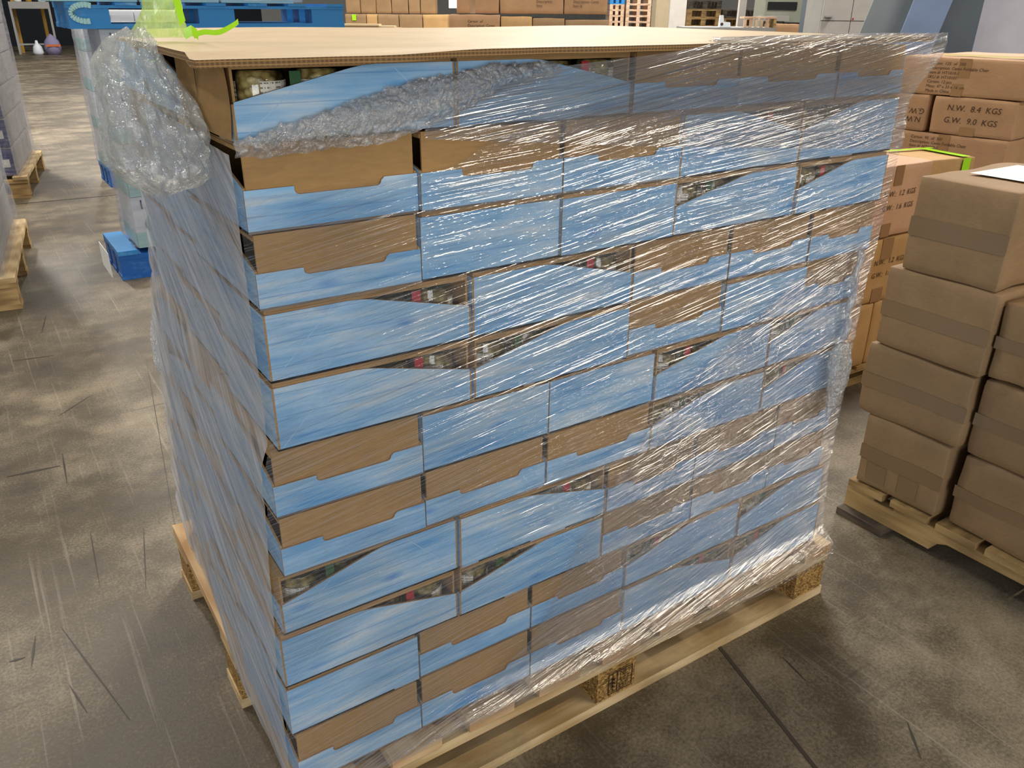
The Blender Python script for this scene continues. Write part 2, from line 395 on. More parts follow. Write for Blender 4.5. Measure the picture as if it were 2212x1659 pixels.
def text_mesh(s, size, shear=0.0, ext=0.0):
    cu = bpy.data.curves.new('lettering', 'FONT'); cu.body = s; cu.size = size; cu.shear = shear; cu.resolution_u = 2
    o = bpy.data.objects.new('lettering', cu); COL.objects.link(o)
    dg = bpy.context.evaluated_depsgraph_get(); dg.update()
    me = bpy.data.meshes.new_from_object(o.evaluated_get(dg)); bpy.data.objects.remove(o); bpy.data.curves.remove(cu)
    return me
def lettering(s, size, o, right, up, mat, parent, name='printed_text', shear=0.0, bend=None):
    me = text_mesh(s, size, shear); o, right, up = Vector(o), Vector(right), Vector(up)
    for v in me.vertices:
        v.co = bend(v.co.x, v.co.y) if bend else o + right * v.co.x + up * v.co.y
    me.materials.clear(); me.materials.append(MAT[mat])
    for p in me.polygons: p.material_index = 0
    return put(name, me, parent)
FACE = {'front': (lambda w, d, h: ((-w / 2, -d / 2 - .0012, 0), (1, 0, 0), (0, 0, 1))),
        'left': (lambda w, d, h: ((-w / 2 - .0012, d / 2, 0), (0, -1, 0), (0, 0, 1))),
        'right': (lambda w, d, h: ((w / 2 + .0012, -d / 2, 0), (0, 1, 0), (0, 0, 1))),
        'top': (lambda w, d, h: ((-w / 2, -d / 2, h + .0012), (1, 0, 0), (0, 1, 0)))}
def patch(m, face, dims, u0, v0, u1, v1, lift=0.0, mi=0):
    o, r, u = [Vector(q) for q in FACE[face](*dims)]; n = r.cross(u) * lift
    m.quad(*[o + r * a + u * b + n for a, b in ((u0, v0), (u1, v0), (u1, v1), (u0, v1))], mi=mi)
def ordn(i): return ('first', 'second', 'third', 'fourth', 'fifth', 'sixth', 'seventh', 'eighth', 'ninth', 'tenth', 'eleventh', 'twelfth')[i]

# ------------------------------------------------------------------ room
SCUFF = [((-0.313, 1.569), (-0.177, 1.557), 9), ((-0.264, 0.792), (-0.188, 0.439), 3), ((-0.33, 0.695), (-0.314, 0.79), 4), ((-0.162, 1.633), (-0.173, 1.436), 4), ((-0.227, 2.514), (-0.092, 2.493), 6),
 ((-0.143, 1.912), (-0.028, 2.027), 3), ((-0.103, 2.779), (-0.062, 3.016), 4), ((-0.272, 0.597), (-0.253, 0.501), 3), ((-0.155, 1.144), (-0.17, 0.9), 2), ((0.881, 0.05), (0.857, -0.003), 2),
 ((-0.036, 1.093), (-0.081, 0.833), 2), ((-0.367, 0.734), (-0.338, 0.731), 5), ((1.058, -0.369), (1.001, -0.434), 4), ((0.994, -0.123), (0.981, -0.193), 3), ((0.206, 2.295), (0.033, 1.049), 1.5)]
m = MB(); m.box(-14, -8, -0.12, 34, 34, 0.0)
for (ax_, ay_), (bx_, by_), w_ in SCUFF:      # tyre scuffs and scratches worn into the floor
    a_, b_ = Vector((ax_, ay_, .0006)), Vector((bx_, by_, .0006)); n_ = Vector((-(b_ - a_).y, (b_ - a_).x, 0)).normalized() * w_ * .0007; c_ = a_.lerp(b_, .4)
    m.quad(a_ - n_ * .2, c_ - n_, c_ + n_, a_ + n_ * .2, 1); m.quad(c_ - n_, b_ - n_ * .3, b_ + n_ * .3, c_ + n_, 1)
tag(m.build('floor', ['floor', 'scuff']), 'worn grey concrete warehouse floor', 'floor', kind='structure')
m = MB(); m.box(-14, 30.0, 0, 9.6, 30.2, 7); tag(m.build('wall_back', 'darkwall'), 'dark far wall of the warehouse', 'wall', kind='structure')
m = MB(); m.box(9.6, 30.0, 0, 17.05, 30.2, 7); m.box(17.5, 30.0, 0, 34, 30.2, 7); m.box(17.05, 30.0, 0, 17.5, 30.2, 1.15)
tag(m.build('wall_far', 'palewall'), 'pale far wall beyond the carton stacks', 'wall', kind='structure')
m = MB(); m.box(17.05, 30.08, 1.15, 17.5, 30.1, 5); tag(m.build('window_1', 'daylight'), 'bright daylight strip in the far wall', 'window', kind='structure')
m = MB(); m.box(24, -8, 0, 24.2, 30, 7); tag(m.build('wall_right', 'palewall'), 'pale side wall of the warehouse', 'wall', kind='structure')
m = MB(); m.box(-6, 5.52, 0.0, 9, 5.535, 0.0012, 0, Matrix.Rotation(-0.05, 4, 'Z')); tag(m.build('trim_1', 'joint'), 'dark expansion joint across the concrete floor', 'joint', kind='structure')
m = MB(); m.box(-0.004, -1.2, 0.0, 0.004, 0.1, 0.0012); o = m.build('trim_2', 'joint', None, (0.912, 0.0, 0), -0.255); tag(o, 'straight dark crack in the floor beside the pallet', 'joint', kind='structure')

# ------------------------------------------------------------------ pallets
def pallet(name, label, loc, rz=0.0, w=1.2, d=0.8, mats=('wood', 'wooddeck', 'chip'), ndeck=9, group=None, bw=0.1, hs=(0.022, 0.078, 0.022, 0.022), lead=None):
    t = thing(name, label, 'pallet', loc, rz, group)
    z1 = hs[0]; z2 = z1 + hs[1]; z3 = z2 + hs[2]; z4 = z3 + hs[3]
    ys = (0.05, d / 2, d - 0.05)
    for y in ys:
        m = MB(); m.box(0, y - .05, 0, w, y + .05, z1); m.build('bottom_board', mats[0], t)
        m = MB(); m.box(0, y - .05, z2, w, y + .05, z3); m.build('stringer_board', mats[0], t)
        for x in (bw / 2, w / 2, w - bw / 2):
            m = MB(); m.box(x - bw / 2 + .003, y - .047, z1, x + bw / 2 - .003, y + .047, z2); m.build('block', mats[2], t)
    for i in range(ndeck):
        x = (w - .09) * i / (ndeck - 1)
        m = MB(); m.box(x, -.004, z3, x + .09, d + .004, z4); m.build('deck_board', mats[1], t)
    return t
main_pallet = pallet('wooden_pallet', 'pale wooden pallet with chipboard blocks under the blue tray stack', (0.0, -0.03, 0), 0, 1.235, 0.86)
# heat-treatment stamp burnt into the middle block
mid = [c for c in main_pallet.children if c.name.startswith('block')][1]
m = MB(); X, Y, Z = 0.595, -0.001, 0.034
def bar(m, x0, z0, x1, z1, y, wd=0.0012):
    d = Vector((x1 - x0, 0, z1 - z0)); n = Vector((-d.z, 0, d.x)).normalized() * wd; a = Vector((x0, y, z0)); b = Vector((x1, y, z1))
    m.quad(a - n, b - n, b + n, a + n)
for a_, b_, c_, d_ in ((0, 0, .058, 0), (.058, 0, .058, .05), (.058, .05, 0, .05), (0, .05, 0, 0), (.021, 0, .021, .05),
                       (.010, .004, .010, .046), (.005, .012, .010, .018), (.016, .012, .010, .018), (.004, .020, .010, .027), (.017, .020, .010, .027), (.005, .029, .010, .036), (.016, .029, .010, .036)):
    bar(m, X + a_, Z + b_, X + c_, Z + d_, Y)
st = m.build('stamp', 'stamp', mid)
for i, s in enumerate(('NL-', '173', 'HT')):
    lettering(s, 0.017, (X + .026, Y, Z + .035 - i * .0155), (1, 0, 0), (0, 0, 1), 'stamp', mid, 'stamp_text')

# ------------------------------------------------------------------ display trays
TW, TD, TH = 0.214, 0.284, 0.094
def make_tray(band):
    t = thing('display_tray', '', 'tray')
    w, d, h, k = TW, TD, TH, 0.0028
    m = MB()
    m.box(-w / 2, 0, 0, w / 2, d, k, 1)
    hf, hn, hb = 0.50 * h, 0.40 * h, 0.935 * h
    xl, xr = -w / 2 + .27 * w, -w / 2 + .775 * w
    arc = lambda cx, cz, r, a0, a1: [(cx + r * math.cos(math.radians(a0 + (a1 - a0) * i / 4)), cz + r * math.sin(math.radians(a0 + (a1 - a0) * i / 4))) for i in range(5)]
    r = 0.006
    front = [(-w / 2, 0), (w / 2, 0), (w / 2, hf), (xr + .004, hf)] + [(xr + .002, hf - .002)] + arc(xr - r, hn + r, r, 0, -90) + arc(xl + r, hn + r, r, -90, -180) + [(xl, hf)] + [(-w / 2, hf)]
    m.prism(front, 1, 0, k, 1, 0, -1)
    m.prism([(-w / 2, 0), (w / 2, 0), (w / 2, hb), (-w / 2, hb)], 1, d - k, d, 1, 0, 1)
    side = [(k, 0), (d - k, 0), (d - k, hb), (.62 * d, hb), (.56 * d, hb - .0012), (.50 * d, hb - .0045), (k, hf + .002)]
    m.prism(side, 0, w / 2 - k, w / 2, 1, 0, 1); m.prism(side, 0, -w / 2, -w / 2 + k, 1, 0, -1)
    for sx in (-1, 1):       # diagonal score lines of the glued corners
        x = sx * (w / 2 + .0003)
        for y0, z0, y1, z1 in ((.006, .004, .075, hf + .016), (d - .006, .004, d - .085, hb - .004)):
            dv = Vector((0, y1 - y0, z1 - z0)); n = Vector((0, -dv.z, dv.y)).normalized() * .0006
            A, B = Vector((x, y0, z0)), Vector((x, y1, z1)); m.quad(A - n, B - n, B + n, A + n, 2)
    m.build('tray_body', ['blue', 'tan', 'score'], t)
    m = MB(); wi = w / 2 - .0035
    m.box(-wi, .0032, .004, wi, .0062, h - .0005)
    m.box(-wi, d - .0062, .004, wi, d - .0032, h - .0005)
    m.box(-wi, .0062, h - .0035, wi, d - .0062, h - .0005)
    for sx in (-1, 1): m.box(sx * wi - .001, .0062, h - .008, sx * wi + .001, d - .0062, h - .0035)
    m.build('liner', 'tan', t)
    if band:
        for sx in (-1, 1):
            m = MB(); m.box(sx * (wi - .004) - .0004, .072, .006, sx * (wi - .004) + .0004, .085, h - .012); m.build('paper_strip', band, t)
    return t
protos = {b: make_tray(b) for b in (None, 'red', 'green')}
ROWS = [(1.103, [(0.030, 'VL'), (0.302, 'VR'), (0.583, 'N'), (0.794, 'N'), (1.028, 'N'), (1.210, '')]),
 (1.004, [(0.032, 'N'), (0.248, 'N'), (0.467, 'N'), (0.687, 'VR'), (0.962, 'VL'), (1.222, '')]),
 (0.914, [(0.033, 'N'), (0.247, 'F'), (0.467, 'F'), (0.684, 'VL'), (0.967, 'VL'), (1.213, '')]),
 (0.820, [(0.035, 'VR'), (0.321, 'VR'), (0.612, 'N'), (0.824, 'N'), (1.026, 'N'), (1.207, '')]),
 (0.726, [(0.034, 'VR'), (0.320, 'VL'), (0.609, 'N'), (0.821, 'F'), (1.032, 'N'), (1.190, '')]),
 (0.629, [(0.021, 'N'), (0.238, 'F'), (0.458, 'F'), (0.674, 'VL'), (0.957, 'VL'), (1.190, '')]),
 (0.537, [(0.020, 'N'), (0.237, 'N'), (0.453, 'N'), (0.673, 'VL'), (0.955, 'VL'), (1.187, '')]),
 (0.438, [(0.010, 'VL'), (0.292, 'VR'), (0.584, 'N'), (0.793, 'N'), (1.015, 'N'), (1.186, '')]),
 (0.3455, [(0.002, 'VR'), (0.289, 'VL'), (0.581, 'N'), (0.799, 'N'), (1.012, 'N'), (1.186, '')]),
 (0.2515, [(0.002, 'F'), (0.216, 'N'), (0.432, 'N'), (0.640, 'VL'), (0.940, 'VL'), (1.200, '')]),
 (0.147, [(0.003, 'N'), (0.213, 'N'), (0.430, 'N'), (0.641, 'VR'), (0.937, 'VL'), (1.210, '')])]
LOOK = {'N': 'with notched low front', 'F': 'with plain blue back', 'VL': 'with side sloping towards corner', 'VR': 'with side sloping away from corner'}
# jar
def make_jar():
    j = thing('mushroom_jar', '', 'jar')
    MB().lathe([(0.0, .002), (.028, .002), (.0298, .006), (.0298, .060), (.027, .068), (0.0, .068)], 20).build('contents', 'mushroom', j)
    MB().lathe([(.028, 0), (.031, .004), (.031, .062), (.0275, .071), (.0275, .074)], 20).build('glass_body', 'glass', j)
    MB().lathe([(.029, .0735), (.0305, .0745), (.0305, .0825), (.0295, .084), (.012, .0835), (0.0, .0835)], 24).build('lid', 'lid', j)
    m = MB(); n = 20; R = .0313
    for i in range(n):
        t0, t1 = [2 * PI * (q / n * .86 + .07) - PI / 2 for q in (i, i + 1)]
        m.quad(*[(R * math.cos(t), R * math.sin(t), z) for t, z in ((t0, .022), (t1, .022), (t1, .058), (t0, .058))])
    m.build('label', 'jarlabel', j)
    return j
jar0 = make_jar(); jar_used = [False]; used = {None: False, 'red': False, 'green': False}
def place(typ, x0, x1, y0, z0, z1, label, group, band, jars=None):
    """typ N: low front faces the aisle side; F: turned round; VL / VR: turned so the sloping side faces the aisle"""
    gap = .003; h = z1 - z0
    if typ in 'NF':
        sx = (x1 - x0 - gap) / TW; sc = (sx, 1, h / TH); cx = (x0 + x1) / 2
        loc, rz = ((cx, y0, z0), 0) if typ == 'N' else ((cx, y0 + TD, z0), PI)
    else:
        sc = (1, (x1 - x0 - gap) / TD, h / TH)
        loc, rz = ((x0 + gap / 2, y0 + TW / 2, z0), -PI / 2) if typ == 'VL' else ((x1 - gap / 2, y0 + TW / 2, z0), PI / 2)
    p = protos[band]
    if not used[band]:
        used[band] = True; p.location, p.rotation_euler, p.scale = loc, (0, 0, rz), sc; p['label'] = label; p['group'] = group; t = p
    else: t = dup(p, loc, rz, label, group, sc)
    return t
jar_texts = []
for ri, (zb, cells) in enumerate(ROWS):
    zt = 1.186 if ri == 0 else ROWS[ri - 1][0]
    dn = ('top layer' if ri == 0 else 'bottom layer' if ri == 10 else ordn(ri) + ' layer down')
    for ci in range(len(cells) - 1):
        x0, typ = cells[ci]; x1 = cells[ci + 1][0]
        y0 = rnd.uniform(-.003, .003)
        band = None
        if typ in ('VL', 'VR'): band = ('red', 'green')[(ri + ci) % 2]
        if (ri, ci) in ((3, 0), (3, 1), (4, 0), (0, 1), (7, 1), (8, 0), (10, 3)): band = 'red'
        if (ri, ci) in ((4, 1), (8, 1), (0, 0)): band = 'green'
        pt_ = place(typ, x0, x1, y0, zb, zt - .0012, f'blue tray {LOOK[typ]}, {ordn(ci)} from near corner, {dn}', 'blue trays on the long face', band)
        if (ri, ci) == (0, 0): flap_host = pt_
        if typ in ('VL', 'VR'):
            for k in range(3):
                off = .043 + .071 * k
                jx = x0 + off if typ == 'VL' else x1 - off
                lab = f'mushroom jar, {ordn(k)} from the low end, in the {ordn(ci)} tray from corner, {dn}'
                loc = (jx, y0 + .040, zb + .0035); rz = rnd.uniform(-.9, .9)
                if not jar_used[0]: jar_used[0] = True; jar0.location = loc; jar0.rotation_euler = (0, 0, rz); jar0['label'] = lab; jar0['group'] = 'jars in the open trays'; jj = jar0
                else: jj = dup(jar0, loc, rz, lab, 'jars in the open trays')
                if (ri, ci, k) in ((3, 1, 0), (4, 1, 0), (9, 3, 0)): jar_texts.append(((ri, ci), jj))
    # the shaded end face: trays behind the corner one
    xa, ct = cells[0]; y = TD if ct in 'NF' else TW
    plan = [('VL', TW), ('N', TD)] if ct in 'NF' else [('N', TD), ('N', TD)]
    if ri % 3 == 1: plan = [(a, b) for a, b in plan[::-1]]
    if ri % 4 == 2: plan = [('VR' if a == 'VL' else 'F' if a == 'N' else a, b) for a, b in plan]
    for bi, (typ, dep) in enumerate(plan):
        wx = TD if typ in ('VL', 'VR') else TW
        sk = .05 * y + rnd.uniform(-.002, .004)
        place(typ, xa + sk, xa + sk + wx, y + .002 + bi * .001, zb, zt - .0012, f'blue tray under film on the end face, {ordn(bi + 1)} from near corner, {dn}', 'blue trays on the end face', None)
        y += dep
# loose tan flap over the low front of the top corner tray, slit near the top
m = MB(); fb = lambda u, v: Vector((-TW / 2 + .002 + (TW - .004) * u + .012 * math.sin(v * PI * .9) * u * u, -.004 - .006 * math.sin(u * PI) * math.sin(v * PI), .004 + (TH - .006) * v))
m.grid(fb, 16, 12)
m.build('loose_flap', 'tan', flap_host)
m = MB(); m.quad((.012, -.0112, .093), (.0135, -.0112, .045), (.014, -.0112, .045), (.018, -.0112, .093)); m.build('flap_slit', 'ink', flap_host)

# print on a few jar labels in view
for (key, jj), lines in zip(sorted(jar_texts, key=lambda q: q[0]), (('Nutrition Facts',), ('cts  Servings: 1', 'ned (100g)', 'ories'), ('Nutrition Facts',))):
    lab = [c for c in jj.children if c.name.startswith('label')][0]; rz = jj.rotation_euler.z
    for i, s in enumerate(lines):
        def bend(x, y_, i=i, rz=rz):
            t = -PI / 2 - .75 + x / .0315 - rz
            return Vector((.0317 * math.cos(t), .0317 * math.sin(t), .049 - i * .009 + y_))
        lettering(s, .0085, (0, 0, 0), (1, 0, 0), (0, 0, 1), 'ink', lab, 'label_text', bend=bend)

# ------------------------------------------------------------------ cardboard sheet on top
def sm(a, b, x):
    t = max(0.0, min(1.0, (x - a) / (b - a))); return t * t * (3 - 2 * t)
sheet = thing('cardboard_sheet', 'large tan double-wall cardboard sheet covering the blue tray stack', 'cardboard', (0, 0, 0))
X0, X1, Y0, Y1, TK = -0.012, 1.193, -0.056, 0.83, 0.0075
def sz(x, y):
    drop = (.0045 * (1 - sm(.16, .33, x)) + .001) * sm(-.02, -.035, y)
    return 1.1965 - drop + .0015 * math.sin(x * 7) * sm(.0, .3, y) + .004 * sm(.6, 1.2, x) * sm(.1, -.05, y)
nx, ny = 90, 46
def ypos(v): return Y0 + (Y1 - Y0) * (v ** 1.7)
def wob(x): return .0025 * math.sin(x * 21) + .002 * math.sin(x * 47 + 1)
def xl(y): return X0 + .012 * sm(-.05, .3, y) + max(0, y - .3) * .22
def xat(u, y): return xl(y) + (X1 - xl(y)) * u
m = MB(); m.grid(lambda u, v: Vector((xat(u, ypos(v)), ypos(v) + wob(X0 + (X1 - X0) * u) * (1 - v) ** 8, sz(X0 + (X1 - X0) * u, ypos(v)))), nx, ny)
m.build('upper_liner', 'sheet', sheet)
m = MB(); m.grid(lambda u, v: Vector((xat(u, ypos(v)), ypos(v) + wob(X0 + (X1 - X0) * u) * (1 - v) ** 8 + .0015 * (1 - v), sz(X0 + (X1 - X0) * u, ypos(v)) - TK)), nx, ny)
m.build('under_liner', 'tan', sheet)
m = MB()
m.grid(lambda u, v: Vector((X0 + (X1 - X0) * u, Y0 + wob(X0 + (X1 - X0) * u) + .0004, sz(X0 + (X1 - X0) * u, Y0) - TK * v)), nx, 2)
m.grid(lambda u, v: Vector((xl(ypos(u)) + .0003, ypos(u), sz(X0, ypos(u)) - TK * v)), ny, 2)
m.grid(lambda u, v: Vector((X1 - .0003, ypos(u), sz(X1, ypos(u)) - TK * v)), ny, 2)
m.grid(lambda u, v: Vector((xat(u, Y1), Y1, sz(X0 + (X1 - X0) * u, Y1) - TK * v)), nx, 2)
m.build('fluted_edge', 'flute', sheet)

# ------------------------------------------------------------------ stretch film round the load
wrap = thing('stretch_film', 'clear stretch film wound round the blue tray stack with bunched edges', 'film', (0, 0, 0))
def interp(tab, x):
    if x <= tab[0][0]: return tab[0][1]
    for (a, b), (c, d) in zip(tab, tab[1:]):
        if x <= c: return b + (d - b) * (x - a) / (c - a)
    return tab[-1][1]
TOPZ = [(0.0, 1.105), (.031, 1.106), (.123, 1.105), (.20, 1.108), (.274, 1.118), (.33, 1.146), (.429, 1.172), (.589, 1.187), (.682, 1.199), (.765, 1.2045), (1.25, 1.2045)]
BOTZ = [(0.0, .148), (.228, .139), (.469, .132), (.597, .117), (.875, .108), (1.075, .1), (1.25, .099)]
def edge_l(z): return interp([(.14, .0), (.35, .001), (.45, .006), (.6, .013), (.71, .019), (.75, .031), (1.2, .030)], z)
def edge_r(z): return interp([(.1, 1.235), (.15, 1.225), (.2, 1.205), (.35, 1.19), (.6, 1.19), (.74, 1.192), (.85, 1.207), (.95, 1.213), (1.02, 1.222), (1.1, 1.212), (1.16, 1.205), (1.2, 1.197)], z)
def film_y(z, x):
    y = interp([(.10, -.0385), (.146, -.0385), (.156, -.030), (.19, -.013), (1.07, -.011)], z)
    if z > 1.07:
        k = sm(1.08, 1.192, z); y = -.011 - .049 * k * sm(.25, .62, x) - .008 * k
    return y
def nz(*p): return mnoise.noise(Vector(p))
def front_pt(u, v, lo=None, hi=None):
    xx = u * 1.22
    zb, zt = (lo or interp(BOTZ, xx)), (hi or interp(TOPZ, xx))
    z = zb + (zt - zb) * v
    el, er = edge_l(z) - .008, edge_r(z) + .008
    x = el + (er - el) * u
    s = z - .17 * x
    tq = .25 + .75 * sm(.3, .62, x)      # pulled tighter, so more finely creased, away from the near corner
    w = tq * (.0013 * nz(x * 2.2, s * 55, 1.3) + .0009 * nz(x * 3.1, s * 120, 7.1))
    return Vector((x, film_y(z, x) - .001 - abs(w) * 1.2 - (.004 * sm(.5, 1.0, x) * sm(1.0, 1.1, z) * (nz(x * 4, z * 30, 2))), z))
def front_fn(u, v):
    return front_pt(u, v * .94)
def upper_fn(u, v): return front_pt(.0 + u * 1.0, .88 + v * .12)
m = MB(); m.grid(front_fn, 150, 300); m.build('wrap_sheet', 'film_front', wrap)
# upper pass, running up over the front edge of the cardboard
def up_fn(u, v):
    x = .25 + u * .985
    lo = interp([(.25, 1.095), (.6, 1.06), (1.25, 1.005)], x); hi = interp(TOPZ, x) + .001
    z = lo + (hi - lo) * v; s = z - .2 * x
    w = .0022 * nz(x * 1.6, s * 38, 4.3) + .0015 * nz(x * 2.6, s * 90, 2.1)
    return Vector((min(x, edge_r(z) + .007), film_y(z, x) - .0035 - abs(w) * 1.5, z))
m = MB(); m.grid(up_fn, 140, 60); m.build('upper_pass', 'film_top', wrap)
def pass_fn(u, v):
    x = .36 + u * .85 + .22 * (v - .3) * (1 - u)
    lo = .172; hi = interp([(.42, .30), (.7, .64), (1.0, .80), (1.25, .86)], x)
    z = lo + (hi - lo) * v; s = z - .3 * x
    w = .0018 * nz(x * 1.6, s * 42, 14.3) + .0012 * nz(x * 2.6, s * 100, 12.1)
    return Vector((min(x, edge_r(z) + .006), film_y(z, x) - .0035 - abs(w) * 1.5, z))
m = MB(); m.grid(pass_fn, 120, 140); m.build('second_pass', 'film_pass', wrap)
def over_fn(u, v):
    x = .66 + u * .542; wdt = .09 * sm(0, .2, u)
    y = -.0615 + wdt * v + .004 * nz(x * 20, v * 3, 0)
    z = max(sz(min(x, X1), max(y, Y0)), 1.19) + .0035 + .0018 * abs(nz(x * 9, v * 6, 5)) + (.0 if x < X1 else -.004)
    return Vector((x, y, z))
m = MB(); m.grid(over_fn, 70, 14); m.build('folded_over_film', 'film_top', wrap)
# bunched, torn upper edge
LOWC = [(.022, 1.104), (.071, 1.102), (.124, 1.106), (.196, 1.106), (.238, 1.118), (.301, 1.136), (.366, 1.160), (.436, 1.170)]
HIC = [(.022, 1.108), (.093, 1.124), (.181, 1.148), (.24, 1.162), (.301, 1.169), (.333, 1.176), (.429, 1.177), (.45, 1.176)]
def crum(layer):
    def fn(u, v):
        x = .024 + u * .415; lo, hi = interp(LOWC, x) - .012 * layer, interp(HIC, x)
        hi += .004 * nz(x * 60, 3, layer) + .003 * nz(x * 160, 1, 2)
        z = lo + (hi - lo) * v
        a = .006 * abs(nz(x * 46 + z * 20, z * 60, 1 + layer)) + .004 * abs(nz(x * 120, z * 130 - x * 60, 5 + layer)) + .007 * math.sin(v * PI)
        return Vector((x + .003 * nz(x * 70, z * 70, 9), -.014 - .004 * layer - a, z + .003 * nz(x * 80, z * 60, 4)))
    return fn
for l in (0, 1):
    m = MB(); m.grid(crum(l), 150, 26, smooth=False); m.build('bunched_edge', 'film_crumple', wrap)
# end face film: slack, with long folds fanning down to the near corner
def left_fn(u, v):
    z = .150 + v * (1.095 - .150); y = -.013 + u * interp([(.1, .87), (.5, .85), (1.1, .83)], z); x = edge_l(z) - .010 + .05 * max(0, y)
    k = math.sin(min(1, max(0, u)) * PI)
    s = z - .44 * y
    fold = abs(nz(y * 1.0, s * 9, 3.3)) * .020 + abs(nz(y * 1.6, s * 24, 8.1)) * .010 + abs(nz(y * 2, s * 60, 1.7)) * .003
    x -= .004 * k + fold * (.25 + .75 * sm(.0, .35, u)) * (.35 + .5 * sm(1.1, .6, z))
    return Vector((x, y, z))
m = MB(); m.grid(left_fn, 120, 200); m.build('side_sheet', 'film_left', wrap)
# twisted tail on the far edge and the wad it ends in
pts = [(1.146 + .004 * math.sin(i * .9), -.026, .834 - i * .0095) for i in range(20)]
MB().tube(pts, [.0062 + .0012 * math.sin(i * 1.3) for i in range(20)], 9, 0, .8, .22).build('twisted_tail', 'film_rope', wrap)
def wad(name, mat, P0, ax, prof, seed, n=34, rough=.28, depth=.6, nrm=None):
    """irregular crumpled bag: prof lists (z, left, right) measured along the direction ax"""
    ax = Vector(ax).normalized(); nn = Vector(nrm) if nrm else ax.cross(Vector((0, 0, 1))); m = MB(); R = []
    K = 46
    zs = [p[0] for p in prof]
    for k in range(K + 1):
        z = zs[0] + (zs[-1] - zs[0]) * k / K
        rev = zs[0] > zs[-1]
        tl = [(-p[0], p[1]) for p in prof] if rev else [(p[0], p[1]) for p in prof]
        tr = [(-p[0], p[2]) for p in prof] if rev else [(p[0], p[2]) for p in prof]
        l, r = interp(tl, -z if rev else z), interp(tr, -z if rev else z)
        c, h = (l + r) / 2, (r - l) / 2; ring = []
        for i in range(n):
            t = 2 * PI * i / n
            d = 1 + rough * nz(math.cos(t) * 2.2 + seed, math.sin(t) * 2.2, z * 14) + rough * .8 * abs(nz(math.cos(t) * 5, math.sin(t) * 5 + seed, z * 26)) - rough * .3
            ring.append(m.b.verts.new(Vector(P0) + ax * (c + h * d * math.cos(t)) + nn * (h * d * depth * math.sin(t)) + Vector((0, 0, z + .006 * nz(t * 2, z * 50, seed)))))
        R.append(ring)
    for k in range(K):
        for i in range(n):
            f = m.face([R[k][i], R[k][(i + 1) % n], R[k + 1][(i + 1) % n], R[k + 1][i]])
    return m.build(name, mat, wrap)
wad('tail_wad', 'film_crumple', (1.135, -.034, 0), (1, 0, 0), [(.652, -.012, .008), (.64, -.03, .02), (.60, -.026, .034), (.56, -.022, .03), (.52, -.016, .016), (.487, -.008, .0)], 2.0, rough=.35, depth=.5)
wad('loose_tail', 'film_crumple', (.047, .835, 0), (1, 0, 0), [(.66, -.004, .004), (.63, -.012, .01), (.58, -.018, .016), (.54, -.02, .014), (.52, -.008, .006)], 8.0, rough=.5, depth=.6)
# big crumpled bundle hanging from the corner of the sheet
A, B = Vector((.012, .075, 0)), Vector((-.058, .25, 0)); AX = (A - B).normalized()
wad('crumpled_bundle', 'film_bag', (-.022, .162, 0), AX, [(1.214, -.012, .02), (1.200, -.055, .03), (1.175, -.085, .04), (1.14, -.092, .075), (1.10, -.10, .092), (1.06, -.105, .10), (1.04, -.075, .06), (1.028, -.02, .02)], 5.0, 60, .34, .34)
m = MB(); m.box(-.034, .70, .78, -.033, .80, .825); m.build('paper_label', 'label', wrap)

# neon tie at the corner
tie = thing('neon_tape_tie', 'pale green film wad and neon tape streamer tied on the cardboard corner', 'tape', (0.03, .22, 1.2))
def tie_fn(u, v):
    t = u * 2 * PI; r = (.026 * (1 - v) ** .8 + .007) * (1 + .3 * nz(math.cos(t) * 1.7, math.sin(t) * 1.7, v * 4))
    return Vector((-.012 + .012 * math.sin(v * 2) - .006 * v + r * math.cos(t), r * .7 * math.sin(t), .002 + v * .068))
m = MB(); m.grid(tie_fn, 24, 22); m.build('film_wad', 'neonwad', tie)
def strip(pts, wd, up=(0, 0, 1)):
    m = MB(); P = [Vector(p) for p in pts]; up = Vector(up)
    for a, b in zip(P, P[1:]): m.quad(a - up * wd / 2, b - up * wd / 2, b + up * wd / 2, a + up * wd / 2)
    return m
strip([(-.004, -.03, .062), (.005, -.031, .048), (.007, -.03, .033), (.009, -.03, .018)], .012, (.6, 0, .5)).build('neon_strip', 'neon', tie)
strip([(.012, -.02, .006), (.02, -.022, .010), (.027, -.02, .005)], .012).build('neon_knot', 'neon', tie)
strip([(.022 + i * .0065, -.02, .004 + .0012 * i + .002 * math.sin(i)) for i in range(8)] + [(.074, -.02, .017), (.078, -.02, .02)], .006, (0, .3, 1)).build('streamer', 'neon', tie)
strip([(-.03 + .009 * math.cos(t), -.02, -.008 + .016 * math.sin(t)) for t in [i * .5 for i in range(13)]], .004, (0, 1, .3)).build('loop', 'neon', tie)

